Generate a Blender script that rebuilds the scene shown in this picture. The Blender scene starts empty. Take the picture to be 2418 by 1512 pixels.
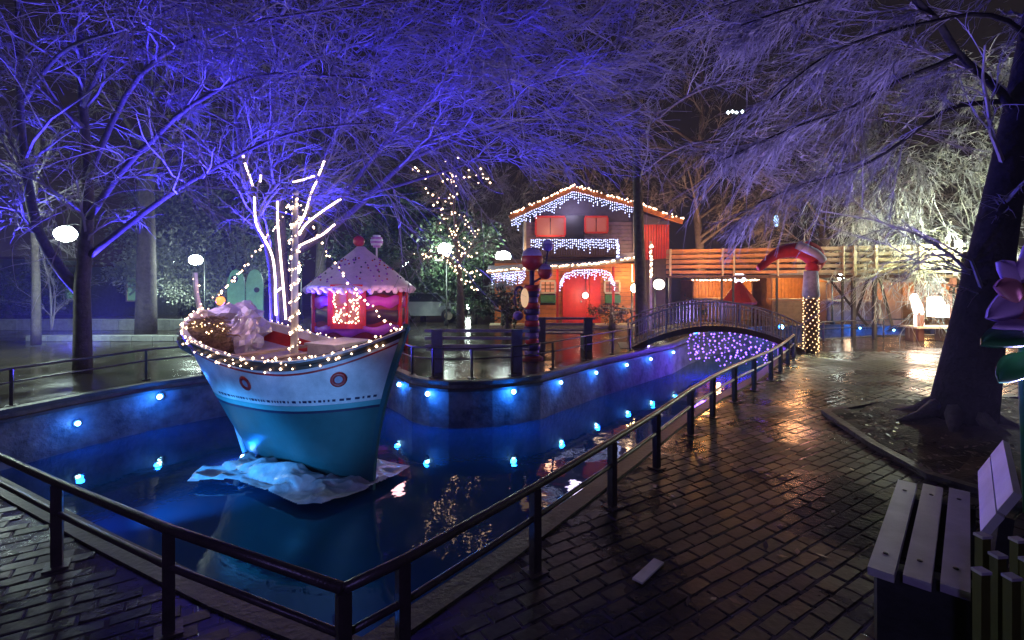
import bpy, math, random
import numpy as np
from mathutils import Vector, Matrix, geometry
rnd = random.Random(7)
rng = np.random.default_rng(7)
S = bpy.context.scene
COL = S.collection
H = 1.9
F = 1150.0      # focal length in units of a 2418 wide picture

# ------------------------------------------------------------------ camera, world, exposure
cam = bpy.data.cameras.new('camera'); cam_o = bpy.data.objects.new('camera', cam); COL.objects.link(cam_o)
cam_o.location = (0, 0, H); cam_o.rotation_euler = (math.radians(90), 0, 0)
cam.sensor_width = 36; cam.lens = 36 * F / 2418.0; cam.shift_y = -(756 - 655) / 2418.0
cam.clip_start = .05; cam.clip_end = 800
S.camera = cam_o
W = bpy.data.worlds.new('World'); S.world = W; W.use_nodes = True
wn = W.node_tree.nodes; wl = W.node_tree.links
bg = wn['Background']; bg.inputs['Strength'].default_value = 1.0
wtc = wn.new('ShaderNodeTexCoord'); wsep = wn.new('ShaderNodeSeparateXYZ'); wr = wn.new('ShaderNodeValToRGB')
wl.new(wtc.outputs['Generated'], wsep.inputs[0]); wl.new(wsep.outputs['Z'], wr.inputs[0]); wl.new(wr.outputs[0], bg.inputs['Color'])
wr.color_ramp.elements[0].position = 0.0; wr.color_ramp.elements[0].color = (.016, .0115, .0105, 1)
wr.color_ramp.elements[1].position = .75; wr.color_ramp.elements[1].color = (.005, .0042, .007, 1)
S.view_settings.view_transform = 'Standard'; S.view_settings.look = 'None'
S.view_settings.exposure = 0; S.view_settings.gamma = 1; S.view_settings.use_curve_mapping = False
S.cycles.max_bounces = 5; S.cycles.diffuse_bounces = 2; S.cycles.glossy_bounces = 3
S.cycles.caustics_reflective = False; S.cycles.caustics_refractive = False
S.cycles.sample_clamp_indirect = 3.0

def at(px, py, Y):                      # a point of the place seen in a given direction, Y metres away
    return Vector(((px - 1209) / F * Y, Y, H - (py - 655) / F * Y))
def gr(px, py):                         # ground point
    Y = F * H / (py - 655); return Vector(((px - 1209) / F * Y, Y, 0))

# ------------------------------------------------------------------ materials
MATS = {}
def mat(name, col, rough=.6, var=.25, scale=6., bump=.0, bscale=40., metal=0., spec=.5, col2=None, coat=0.):
    if name in MATS: return MATS[name]
    m = bpy.data.materials.new(name); m.use_nodes = True; nt = m.node_tree; N = nt.nodes; L = nt.links
    b = N['Principled BSDF']; b.inputs['Roughness'].default_value = rough; b.inputs['Metallic'].default_value = metal
    b.inputs['Specular IOR Level'].default_value = spec; b.inputs['Coat Weight'].default_value = coat
    c2 = col2 or tuple(max(0, c * (1 - var)) for c in col)
    c1 = tuple(min(1, c * (1 + var * .6)) for c in col) if col2 is None else col
    tc = N.new('ShaderNodeTexCoord'); no = N.new('ShaderNodeTexNoise'); no.inputs['Scale'].default_value = scale
    no.inputs['Detail'].default_value = 6; no.inputs['Roughness'].default_value = .65
    L.new(tc.outputs['Object'], no.inputs['Vector'])
    r = N.new('ShaderNodeValToRGB'); r.color_ramp.elements[0].position = .32; r.color_ramp.elements[1].position = .68
    r.color_ramp.elements[0].color = (*c2, 1); r.color_ramp.elements[1].color = (*c1, 1)
    L.new(no.outputs['Fac'], r.inputs[0]); L.new(r.outputs[0], b.inputs['Base Color'])
    if bump:
        n2 = N.new('ShaderNodeTexNoise'); n2.inputs['Scale'].default_value = bscale; n2.inputs['Detail'].default_value = 4
        L.new(tc.outputs['Object'], n2.inputs['Vector'])
        bp = N.new('ShaderNodeBump'); bp.inputs['Strength'].default_value = bump; bp.inputs['Distance'].default_value = .02
        L.new(n2.outputs['Fac'], bp.inputs['Height']); L.new(bp.outputs[0], b.inputs['Normal'])
    MATS[name] = m; return m
def emi(name, col, st):
    if name in MATS: return MATS[name]
    m = bpy.data.materials.new(name); m.use_nodes = True; b = m.node_tree.nodes['Principled BSDF']
    b.inputs['Base Color'].default_value = (.08, .07, .07, 1); b.inputs['Emission Color'].default_value = (*col, 1)
    b.inputs['Emission Strength'].default_value = st; MATS[name] = m; return m

M_bark = mat('bark', (.10, .085, .075), .85, .4, 9, .8, 30)
M_twig = mat('twig', (.27, .25, .27), .6, .35, 2, 0)
M_twig2 = mat('twig_far', (.22, .20, .19), .6, .35, 2, 0)
M_rail = mat('rail_paint', (.05, .04, .04), .32, .4, 12, .15, 60)
M_conc = mat('concrete', (.24, .23, .22), .7, .35, 3, .6, 14)
M_cop = mat('coping', (.04, .038, .037), .5, .3, 5, .4, 25)
M_wood = mat('wood_orange', (.42, .20, .08), .55, .3, 4, .25, 30)
M_woodd = mat('wood_dark', (.10, .055, .03), .6, .3, 5, .25, 30)
M_woodp = mat('wood_pale', (.45, .38, .27), .5, .3, 5, .2, 30)
M_white = mat('white_paint', (.72, .72, .74), .38, .08, 5, .08, 20)
M_red = mat('red_paint', (.50, .03, .025), .4, .25, 6)
M_dark = mat('black_metal', (.02, .02, .022), .4, .2, 8)

# ------------------------------------------------------------------ mesh helpers
class MB:
    def __init__(s): s.v = []; s.f = []; s.m = []; s.mi = 0
    def add(s, vs, fs):
        o = len(s.v); s.v += [tuple(v) for v in vs]; s.f += [tuple(i + o for i in f) for f in fs]; s.m += [s.mi] * len(fs); return s
    def box(s, c, d, rz=0., tilt=None):
        c = Vector(c); a, b, e = d[0] / 2, d[1] / 2, d[2] / 2
        R = Matrix.Rotation(rz, 3, 'Z')
        if tilt is not None: R = R @ tilt
        vs = [c + R @ Vector((x * a, y * b, z * e)) for x in (-1, 1) for y in (-1, 1) for z in (-1, 1)]
        return s.add(vs, [(0, 1, 3, 2), (4, 6, 7, 5), (0, 4, 5, 1), (2, 3, 7, 6), (0, 2, 6, 4), (1, 5, 7, 3)])
    def beam(s, p, q, w, h, up=(0, 0, 1)):       # rectangular bar, w across, h along up
        p = Vector(p); q = Vector(q); t = (q - p).normalized(); u = Vector(up)
        if abs(t.dot(u)) > .98: u = Vector((0, 1, 0))
        x = t.cross(u).normalized(); y = x.cross(t).normalized()
        vs = [e + x * (a * w / 2) + y * (b * h / 2) for e in (p, q) for a, b in ((-1, -1), (1, -1), (1, 1), (-1, 1))]
        return s.add(vs, [(0, 3, 2, 1), (4, 5, 6, 7), (0, 1, 5, 4), (1, 2, 6, 5), (2, 3, 7, 6), (3, 0, 4, 7)])
    def tube(s, pts, r, n=8, cap=True):
        pts = [Vector(p) for p in pts]; k = len(pts)
        rr = r if isinstance(r, (list, tuple)) else [r] * k
        vs = []; ref = None
        for i, p in enumerate(pts):
            t = (pts[min(i + 1, k - 1)] - pts[max(i - 1, 0)]).normalized()
            if ref is None: ref = Vector((0, 0, 1)) if abs(t.z) < .9 else Vector((1, 0, 0))
            x = t.cross(ref)
            if x.length < 1e-4: x = t.cross(Vector((.3, 1, .2)))
            x.normalize(); y = x.cross(t).normalized(); ref = -y if False else ref
            for j in range(n):
                a = 2 * math.pi * j / n; vs.append(p + x * (math.cos(a) * rr[i]) + y * (math.sin(a) * rr[i]))
        fs = [(i * n + j, i * n + (j + 1) % n, (i + 1) * n + (j + 1) % n, (i + 1) * n + j) for i in range(k - 1) for j in range(n)]
        if cap: fs += [tuple(range(n))[::-1], tuple(range((k - 1) * n, k * n))]
        return s.add(vs, fs)
    def lathe(s, c, prof, n=20, sx=1., sy=1., rz=0.):      # prof: (r, z)
        c = Vector(c); vs = []; k = len(prof)
        for r, z in prof:
            for j in range(n):
                a = 2 * math.pi * j / n + rz; vs.append(c + Vector((math.cos(a) * r * sx, math.sin(a) * r * sy, z)))
        fs = [(i * n + j, i * n + (j + 1) % n, (i + 1) * n + (j + 1) % n, (i + 1) * n + j) for i in range(k - 1) for j in range(n)]
        fs += [tuple(range(n))[::-1], tuple(range((k - 1) * n, k * n))]
        return s.add(vs, fs)
    def ball(s, c, r, n=10, k=6, sc=(1, 1, 1)):
        c = Vector(c); vs = [c + Vector((0, 0, -r * sc[2]))]
        for i in range(1, k):
            a = math.pi * i / k - math.pi / 2
            for j in range(n):
                b = 2 * math.pi * j / n
                vs.append(c + Vector((math.cos(a) * math.cos(b) * r * sc[0], math.cos(a) * math.sin(b) * r * sc[1], math.sin(a) * r * sc[2])))
        vs.append(c + Vector((0, 0, r * sc[2]))); fs = []
        for j in range(n): fs.append((0, 1 + (j + 1) % n, 1 + j))
        for i in range(k - 2):
            for j in range(n):
                a = 1 + i * n; fs.append((a + j, a + (j + 1) % n, a + n + (j + 1) % n, a + n + j))
        e = len(vs) - 1; a = 1 + (k - 2) * n
        for j in range(n): fs.append((a + j, a + (j + 1) % n, e))
        return s.add(vs, fs)
    def octa(s, c, r, h=1.):
        c = Vector(c)
        vs = [c + Vector(p) for p in ((r, 0, 0), (0, r, 0), (-r, 0, 0), (0, -r, 0), (0, 0, r * h), (0, 0, -r * h))]
        return s.add(vs, [(0, 1, 4), (1, 2, 4), (2, 3, 4), (3, 0, 4), (1, 0, 5), (2, 1, 5), (3, 2, 5), (0, 3, 5)])
    def plate(s, poly, th, axis=(0, 1, 0)):       # extruded polygon
        a = Vector(axis).normalized() * (th / 2); n = len(poly)
        vs = [Vector(p) - a for p in poly] + [Vector(p) + a for p in poly]
        fs = [tuple(range(n)), tuple(range(n, 2 * n))[::-1]] + [(i, i + n, (i + 1) % n + n, (i + 1) % n) for i in range(n)]
        return s.add(vs, fs)
ORG = {}
def part(name, mb, m, parent=None, smooth=False, label=None, kind=None, local=False):
    me = bpy.data.meshes.new(name)
    o0 = ORG.get(parent.name, Vector((0, 0, 0))) if parent else Vector((0, 0, 0))
    vs = mb.v if local else [(v[0] - o0.x, v[1] - o0.y, v[2] - o0.z) for v in mb.v]
    me.from_pydata(vs, [], mb.f)
    for x in (m if isinstance(m, (list, tuple)) else [m]): me.materials.append(x)
    if isinstance(m, (list, tuple)): me.polygons.foreach_set('material_index', mb.m)
    if smooth: me.polygons.foreach_set('use_smooth', [True] * len(me.polygons))
    me.update()
    o = bpy.data.objects.new(name, me); COL.objects.link(o)
    if parent: o.parent = parent; ORG[o.name] = o0
    if label: o['label'] = label
    if kind: o['kind'] = kind
    return o
def npmesh(name, V, Fc, m, parent=None, kind=None, smooth=False):
    me = bpy.data.meshes.new(name); V = np.asarray(V, dtype=np.float32); Fc = np.asarray(Fc, dtype=np.int32)
    if parent is not None: V = V - np.array(ORG.get(parent.name, (0, 0, 0)), dtype=np.float32)
    k = Fc.shape[1]
    me.vertices.add(len(V)); me.vertices.foreach_set('co', V.ravel())
    me.loops.add(Fc.size); me.loops.foreach_set('vertex_index', Fc.ravel())
    me.polygons.add(len(Fc)); me.polygons.foreach_set('loop_start', np.arange(0, Fc.size, k, dtype=np.int32))
    me.polygons.foreach_set('use_smooth', np.full(len(Fc), smooth))
    me.update(calc_edges=True); me.materials.append(m)
    o = bpy.data.objects.new(name, me); COL.objects.link(o)
    if parent: o.parent = parent; ORG[o.name] = ORG.get(parent.name, Vector((0, 0, 0)))
    if kind: o['kind'] = kind
    return o
def tag(o, label, cat, group=None):
    o['label'] = label; o['category'] = cat
    if group: o['group'] = group
    return o
def thing(name, loc, label, cat, group=None, rz=0.):
    o = bpy.data.objects.new(name, None); COL.objects.link(o); o.location = loc; o.rotation_euler.z = rz
    o.empty_display_size = .2
    ORG[o.name] = Vector(loc); return tag(o, label, cat, group)
def struct(name, mb, m, smooth=False):
    o = part(name, mb, m, None, smooth); o['kind'] = 'structure'; return o
def share(name, me, parent, loc, rot=(0, 0, 0), sc=1., local=False):
    o = bpy.data.objects.new(name, me); COL.objects.link(o)
    o0 = Vector((0, 0, 0)) if local or not parent else ORG.get(parent.name, Vector((0, 0, 0)))
    o.location = Vector(loc) - o0; o.rotation_euler = rot; o.scale = (sc, sc, sc) if not isinstance(sc, tuple) else sc
    if parent: o.parent = parent
    return o
def lamp(kind, loc, col, pw, size=.05, parent=None, spot=None, aim=None, blend=.6, name='lamp_light'):
    l = bpy.data.lights.new(name, kind); l.color = col; l.energy = pw; l.shadow_soft_size = size
    o = bpy.data.objects.new(name, l); COL.objects.link(o)
    o0 = ORG.get(parent.name, Vector((0, 0, 0))) if parent else Vector((0, 0, 0))
    o.location = Vector(loc) - o0
    if spot: l.spot_size = math.radians(spot); l.spot_blend = blend
    if aim is not None: o.rotation_euler = (Vector(aim) - Vector(loc)).to_track_quat('-Z', 'Y').to_euler()
    if parent: o.parent = parent
    return o
def polylen(pts):
    d = [0]
    for a, b in zip(pts, pts[1:]): d.append(d[-1] + (Vector(b) - Vector(a)).length)
    return d
def along(pts, step, start=0.):
    pts = [Vector(p) for p in pts]; d = polylen(pts); out = []; s = start; i = 0
    while s <= d[-1] + 1e-6:
        while i < len(d) - 2 and d[i + 1] < s: i += 1
        t = (s - d[i]) / max(1e-6, d[i + 1] - d[i]); out.append(pts[i].lerp(pts[i + 1], min(1, t))); s += step
    return out
def smoothline(pts, n=6):
    P = [Vector(p) for p in pts]; out = []
    for i in range(len(P) - 1):
        a = P[max(0, i - 1)]; b = P[i]; c = P[i + 1]; d = P[min(len(P) - 1, i + 2)]
        for k in range(n):
            t = k / n
            out.append(.5 * ((2 * b) + (c - a) * t + (2 * a - 5 * b + 4 * c - d) * t * t + (3 * b - a - 3 * c + d) * t ** 3))
    out.append(P[-1]); return out
def bulb_mesh(name, r, m, h=1.):
    mb = MB(); mb.octa((0, 0, 0), r, h); me = bpy.data.meshes.new(name); me.from_pydata(mb.v, [], mb.f); me.materials.append(m); return me
E_warm = emi('bulb_warm', (1, .66, .42), 9)
E_gold = emi('bulb_gold', (1, .6, .28), 5)
E_cool = emi('bulb_cool', (.50, .56, 1), 6)
E_rope = emi('rope_light', (1, .74, .62), 6)
E_violet = emi('bulb_violet', (.30, .14, 1), 4)
E_blue = emi('led_blue', (.35, .85, 1), 30)
E_globe = emi('lamp_globe', (.85, 1, .92), 90)
E_globew = emi('lamp_globe_warm', (1, .93, .72), 14)
B_warm = bulb_mesh('bulb_warm', .016, E_warm); B_gold = bulb_mesh('bulb_gold', .016, E_gold)
B_warm2 = bulb_mesh('bulb_warm_far', .038, E_warm)
B_violet = bulb_mesh('bulb_violet', .024, E_violet)
M_wire = mat('wire', (.03, .04, .03), .5)
def string_lights(pts, label, step=.1, me=None, parent=None, jit=.012, wire=.004, name='string_lights', group=None, cap=290):
    me = me or B_warm
    t = thing(name, Vector(pts[0]), label, 'string lights', group) if parent is None else parent
    w = MB(); w.tube(pts, wire, 4); part('wire', w, M_wire, t)
    P = along(pts, step)
    for i, p in enumerate(P[:cap]):
        if rnd.random() < .12: continue
        share('bulb', me, t, p + Vector((rnd.gauss(0, jit), rnd.gauss(0, jit * .7), rnd.gauss(-jit * .5, jit))), sc=rnd.uniform(.65, 1.35))
    return t

# ------------------------------------------------------------------ ground, pool, water
fence_r = [(-.73, 2.11), (-.52, 2.32), (.15, 3.14), (.83, 4.03), (1.44, 4.85), (2.15, 5.86), (2.72, 6.6), (3.38, 7.4), (4.06, 8.17), (4.77, 8.97), (5.35, 9.7), (5.95, 10.5), (6.6, 11.4)]
fence_l = [(-.73, 2.11), (-1.84, 2.61), (-2.99, 3.2), (-4.2, 3.85), (-5.4, 4.5)]
def off(pts, d):
    out = []
    for i, p in enumerate(pts):
        a = Vector(pts[max(0, i - 1)]); b = Vector(pts[min(len(pts) - 1, i + 1)]); t = (b - a).normalized(); out.append((p[0] - t.y * d, p[1] + t.x * d))
    return out
lip_r = off(fence_r[2:], .32)
lip_l = off(fence_l[1:], -.34)
corner = (-.78, 2.52)
island = [(5.6, 15.4), (4.61, 13.93), (3.70, 12.96), (2.83, 12.02), (1.91, 11.06), (1.01, 9.97), (.55, 9.42), (.03, 9.09), (-.36, 8.93), (-.76, 8.86), (-1.15, 8.84), (-1.52, 8.95), (-1.9, 9.25), (-2.18, 9.7), (-2.7, 10.4), (-3.6, 10.75), (-4.6, 10.6), (-5.4, 9.95), (-6.0, 9.3), (-6.5, 8.7), (-6.9, 7.9), (-7.2, 7.1), (-7.5, 6.2), (-7.8, 5.2)]
pool = [corner] + lip_r + [(7.9, 13.7), (9.5, 15.0), (12, 15.9), (17, 16.3), (17, 19.8), (11, 19.2), (8.5, 18.3), (6.9, 17)] + island + [(-7.2, 4.95)] + lip_l[::-1]
WZ = -.85
def ground_mat():
    m = bpy.data.materials.new('wet_paving'); m.use_nodes = True; N = m.node_tree.nodes; L = m.node_tree.links; b = N['Principled BSDF']
    tc = N.new('ShaderNodeTexCoord'); mp = N.new('ShaderNodeMapping'); mp.inputs['Rotation'].default_value = (0, 0, math.radians(-33))
    L.new(tc.outputs['Object'], mp.inputs[0])
    br = N.new('ShaderNodeTexBrick'); br.inputs['Scale'].default_value = 1; br.inputs['Brick Width'].default_value = .24; br.inputs['Row Height'].default_value = .13
    br.inputs['Mortar Size'].default_value = .012; br.inputs['Color1'].default_value = (.06, .048, .04, 1); br.inputs['Color2'].default_value = (.038, .032, .03, 1); br.inputs['Mortar'].default_value = (.026, .023, .021, 1)
    L.new(mp.outputs[0], br.inputs['Vector'])
    no = N.new('ShaderNodeTexNoise'); no.inputs['Scale'].default_value = 1.3; no.inputs['Detail'].default_value = 5; L.new(tc.outputs['Object'], no.inputs['Vector'])
    rr = N.new('ShaderNodeMapRange'); rr.inputs[1].default_value = .35; rr.inputs[2].default_value = .65; rr.inputs[3].default_value = .08; rr.inputs[4].default_value = .26
    L.new(no.outputs['Fac'], rr.inputs[0]); L.new(rr.outputs[0], b.inputs['Roughness']); L.new(br.outputs['Color'], b.inputs['Base Color'])
    n2 = N.new('ShaderNodeTexNoise'); n2.inputs['Scale'].default_value = 9; n2.inputs['Detail'].default_value = 4; L.new(tc.outputs['Object'], n2.inputs['Vector'])
    mx = N.new('ShaderNodeMath'); mx.operation = 'MULTIPLY_ADD'; L.new(n2.outputs['Fac'], mx.inputs[0]); mx.inputs[1].default_value = 1.0
    inv = N.new('ShaderNodeMath'); inv.operation = 'SUBTRACT'; inv.inputs[0].default_value = 1; L.new(br.outputs['Fac'], inv.inputs[1]); L.new(inv.outputs[0], mx.inputs[2])
    bp = N.new('ShaderNodeBump'); bp.inputs['Strength'].default_value = .35; bp.inputs['Distance'].default_value = .012
    L.new(mx.outputs[0], bp.inputs['Height']); L.new(bp.outputs[0], b.inputs['Normal']); return m
M_ground = ground_mat()
outer = [(-250, -40), (250, -40), (250, 400), (-250, 400)]
rings = [[Vector((x, y, -.0050)) for x, y in outer], [Vector((x, y, -.0050)) for x, y in pool]]
tris = geometry.tessellate_polygon(rings); allv = rings[0] + rings[1]
g = MB(); g.v = [tuple(v) for v in allv]; g.f = []
for t in tris:
    a, b, c = [allv[i] for i in t]
    g.f.append(tuple(t) if (b - a).cross(c - a).z > 0 else tuple(t[::-1]))
g.m = [0] * len(g.f); struct('ground', g, M_ground)
# pool wall (mottled concrete, a ledge under the lip)
pw = MB(); n = len(pool)
cx = sum(p[0] for p in pool) / n
for i in range(n):
    a = Vector((*pool[i], 0)); b = Vector((*pool[(i + 1) % n], 0)); d = (b - a); k = max(1, int(d.length / .5))
    for j in range(k):
        p = a + d * (j / k); q = a + d * ((j + 1) / k)
        vs = [(p.x, p.y, .0), (q.x, q.y, .0), (q.x, q.y, -1.3), (p.x, p.y, -1.3)]
        pw.add(vs, [(0, 1, 2, 3)])
def wall_mat():
    m = mat('pool_wall_concrete', (.17, .18, .19), .7, .5, 3.2, 1., 11, col2=(.035, .04, .05)); return m
struct('pool_wall', pw, wall_mat())
def strip(pts, w0, w1, z0, z1, closed=True):       # kerb of rectangular section along a closed line: offsets w0..w1 outwards
    mb = MB(); n = len(pts); A = []; B = []
    area = sum(pts[i][0] * pts[(i + 1) % n][1] - pts[(i + 1) % n][0] * pts[i][1] for i in range(n))
    sg = 1 if area > 0 else -1
    for i in range(n):
        p0 = Vector(pts[i - 1]); p = Vector(pts[i]); p1 = Vector(pts[(i + 1) % n])
        t0 = (p - p0).normalized(); t1 = (p1 - p).normalized(); t = (t0 + t1)
        t = t.normalized() if t.length > .05 else t1
        nn = Vector((t.y, -t.x)) * sg; k = 1 / max(.5, nn.dot(Vector((t1.y, -t1.x)) * sg))
        A.append(p + nn * w0 * k); B.append(p + nn * w1 * k)
    for i in range(n if closed else n - 1):
        j = (i + 1) % n
        vs = [(A[i].x, A[i].y, z0), (B[i].x, B[i].y, z0), (B[i].x, B[i].y, z1), (A[i].x, A[i].y, z1), (A[j].x, A[j].y, z0), (B[j].x, B[j].y, z0), (B[j].x, B[j].y, z1), (A[j].x, A[j].y, z1)]
        mb.add(vs, [(0, 1, 2, 3), (4, 7, 6, 5), (3, 2, 6, 7), (0, 4, 5, 1), (0, 3, 7, 4), (1, 5, 6, 2)])
    return mb
struct('coping', strip(pool, -.03, .13, -.05, .012), M_cop)
struct('pool_ledge', strip(pool, -.07, .0, -.17, -.12), M_cop)
def water_mat():
    m = bpy.data.materials.new('pool_water'); m.use_nodes = True; N = m.node_tree.nodes; L = m.node_tree.links; b = N['Principled BSDF']
    b.inputs['Base Color'].default_value = (.004, .05, .13, 1); b.inputs['Roughness'].default_value = .035; b.inputs['IOR'].default_value = 1.45
    tc = N.new('ShaderNodeTexCoord'); no = N.new('ShaderNodeTexNoise'); no.inputs['Scale'].default_value = 2.2; no.inputs['Detail'].default_value = 3
    L.new(tc.outputs['Object'], no.inputs['Vector'])
    bp = N.new('ShaderNodeBump'); bp.inputs['Strength'].default_value = .3; bp.inputs['Distance'].default_value = .02
    L.new(no.outputs['Fac'], bp.inputs['Height']); L.new(bp.outputs[0], b.inputs['Normal']); return m
wm = MB(); wm.add([(-9, 1.6, WZ), (18, 1.6, WZ), (18, 21, WZ), (-9, 21, WZ)], [(0, 1, 2, 3)]); struct('water', wm, water_mat())

# pavers on the near bank
def inpoly(x, y, P):
    c = False; j = len(P) - 1
    for i in range(len(P)):
        if (P[i][1] > y) != (P[j][1] > y) and x < (P[j][0] - P[i][0]) * (y - P[i][1]) / (P[j][1] - P[i][1]) + P[i][0]: c = not c
        j = i
    return c
def paver_mat(name, c):
    m = bpy.data.materials.new(name); m.use_nodes = True; N = m.node_tree.nodes; L = m.node_tree.links; b = N['Principled BSDF']; b.inputs['Specular IOR Level'].default_value = .32
    ge = N.new('ShaderNodeNewGeometry'); n1 = N.new('ShaderNodeTexNoise'); n1.inputs['Scale'].default_value = .9; n1.inputs['Detail'].default_value = 6; n2 = N.new('ShaderNodeTexNoise'); n2.inputs['Scale'].default_value = 26; n2.inputs['Detail'].default_value = 5
    for q in (n1, n2): L.new(ge.outputs['Position'], q.inputs['Vector'])
    mx = N.new('ShaderNodeMath'); mx.operation = 'MULTIPLY_ADD'; mx.inputs[1].default_value = .45; L.new(n2.outputs['Fac'], mx.inputs[0]); 
    ms = N.new('ShaderNodeMath'); ms.operation = 'MULTIPLY'; ms.inputs[1].default_value = .55; L.new(n1.outputs['Fac'], ms.inputs[0]); L.new(ms.outputs[0], mx.inputs[2])
    r = N.new('ShaderNodeValToRGB'); r.color_ramp.elements[0].position = .36; r.color_ramp.elements[1].position = .66; r.color_ramp.elements[0].color = (*[x * .45 for x in c], 1); r.color_ramp.elements[1].color = (*[x * 1.5 for x in c], 1)
    L.new(mx.outputs[0], r.inputs[0]); L.new(r.outputs[0], b.inputs['Base Color'])
    rr = N.new('ShaderNodeMapRange'); rr.inputs[1].default_value = .38; rr.inputs[2].default_value = .62; rr.inputs[3].default_value = .12; rr.inputs[4].default_value = .52; L.new(n1.outputs['Fac'], rr.inputs[0]); L.new(rr.outputs[0], b.inputs['Roughness'])
    bp = N.new('ShaderNodeBump'); bp.inputs['Strength'].default_value = .4; bp.inputs['Distance'].default_value = .008; L.new(n2.outputs['Fac'], bp.inputs['Height']); L.new(bp.outputs[0], b.inputs['Normal']); MATS[name] = m; return m
M_pav = [paver_mat('paver_a', (.034, .030, .027)), paver_mat('paver_b', (.024, .023, .023)), paver_mat('paver_c', (.044, .035, .029))]
M_pav_old = () and [mat('paver_a', (.034, .030, .027), .33, .35, 14, .3, 55, spec=.28), mat('paver_b', (.026, .024, .023), .26, .35, 14, .3, 55, spec=.28), mat('paver_c', (.042, .034, .029), .4, .35, 14, .3, 55, spec=.28)]
poolbig = off(pool, 0); area = sum(pool[i][0] * pool[(i + 1) % n][1] - pool[(i + 1) % n][0] * pool[i][1] for i in range(n))
sg = 1 if area > 0 else -1
kerb_poly = [(4.35, 6.75), (4.05, 5.5), (3.95, 4.6), (4.3, 3.9), (5.2, 3.4), (7.6, 3.2), (9.5, 5.5), (8.0, 7.6), (5.6, 7.35)]
def pool_near(x, y):
    for i in range(n):
        a = Vector(pool[i]); b = Vector(pool[(i + 1) % n]); p = Vector((x, y)); d = b - a
        t = max(0, min(1, (p - a).dot(d) / d.length_squared)); 
        if (a + d * t - p).length < .20: return True
    return False
ang = math.radians(33); ca, sa = math.cos(ang), math.sin(ang)
LW, LH = .21, .112
cells = []
for i in range(-36, 96):
    for j in range(-130, 130):
        u = (i + (j * .377 + .2 * math.sin(j * 12.9)) % 1) * LW; v = j * LH
        x = u * ca - v * sa; y = u * sa + v * ca
        if y < 1.25 or y > 12.5 or abs(x) > y * 1.12 + .3: continue
        if inpoly(x, y, pool) or pool_near(x, y) or inpoly(x, y, kerb_poly): continue
        if x < -3 and y > 4.6: continue
        if y > 9 and x < 4: continue
        cells.append((x, y))
def paver_geo(l, w, r):
    a, b, e = l / 2 - .004, w / 2 - .004, .007
    j = lambda: r.uniform(-.006, .003)
    c = [(-a + j(), -b + j()), (a + j(), -b + j()), (a + j(), b + j()), (-a + j(), b + j())]
    lo = [(x, y, -.03) for x, y in c]; hi = [(x, y, -.007) for x, y in c]; top = [(x * (1 - e / a), y * (1 - e / b), 0) for x, y in c]
    vs = lo + hi + top; fs = [(8, 9, 10, 11)]
    for k in range(4): q = (k + 1) % 4; fs += [(k, q, 4 + q, 4 + k), (4 + k, 4 + q, 8 + q, 8 + k)]
    return vs, fs
rp = random.Random(3)
cells.sort(key=lambda c: (c[1] if c[1] > 1.9 else 50 + c[1]))
pav_me = []
for k in range(15):
    vs, fs = paver_geo(LW, LH, rp); me = bpy.data.meshes.new('paver'); me.from_pydata(vs, [], fs); me.materials.append(M_pav[k % 3]); pav_me.append(me)
paving = bpy.data.objects.new('paving', None); COL.objects.link(paving); paving['kind'] = 'structure'; ORG['paving'] = Vector((0, 0, 0))
rest = MB()
for idx, (x, y) in enumerate(cells):
    tx, ty, dz = rp.gauss(0, .010), rp.gauss(0, .010), rp.uniform(-.0025, .003)
    if idx < 298:
        share('paver', rp.choice(pav_me), paving, (x, y, dz), (tx, ty, ang + rp.gauss(0, .02) + (math.pi if rp.random() < .5 else 0)), sc=(rp.uniform(.96, 1.01), rp.uniform(.95, 1.01), 1))
    else:
        vs, fs = paver_geo(LW, LH, rp); out = []
        for p in vs:
            out.append((x + p[0] * ca - p[1] * sa, y + p[0] * sa + p[1] * ca, p[2] + dz + p[0] * ty + p[1] * tx))
        rest.mi = rp.randrange(3); rest.add(out, fs)
o = part('distant_pavers', rest, M_pav, paving); o['kind'] = 'stuff'

# planter bed with kerb round the big right tree
kb = strip(kerb_poly, -.05, .05, -.05, .055)
t = thing('planter_kerb', (*kerb_poly[1], 0), 'low stone kerb round the planting bed of the big leaning tree', 'kerb')
part('kerb', kb, mat('kerb_stone', (.09, .08, .075), .55, .5, 7, .9, 16), t)
bed = MB(); V = []
random_bed = []
nb = 26
for i in range(nb):
    for j in range(nb):
        x = 3.9 + 5.8 * i / (nb - 1); y = 3.1 + 4.6 * j / (nb - 1)
        random_bed.append((x, y, .01 + .055 * rnd.random() + .1 * math.exp(-((x - 5.6) ** 2 + (y - 6.15) ** 2) / .5)))
bf = [(i * nb + j, (i + 1) * nb + j, (i + 1) * nb + j + 1, i * nb + j + 1) for i in range(nb - 1) for j in range(nb - 1) if inpoly(3.9 + 5.8 * (i + .5) / (nb - 1), 3.1 + 4.6 * (j + .5) / (nb - 1), kerb_poly)]
bed.add(random_bed, bf); struct('planting_bed', bed, mat('soil', (.055, .042, .033), .8, .5, 9, .8, 30))

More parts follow.
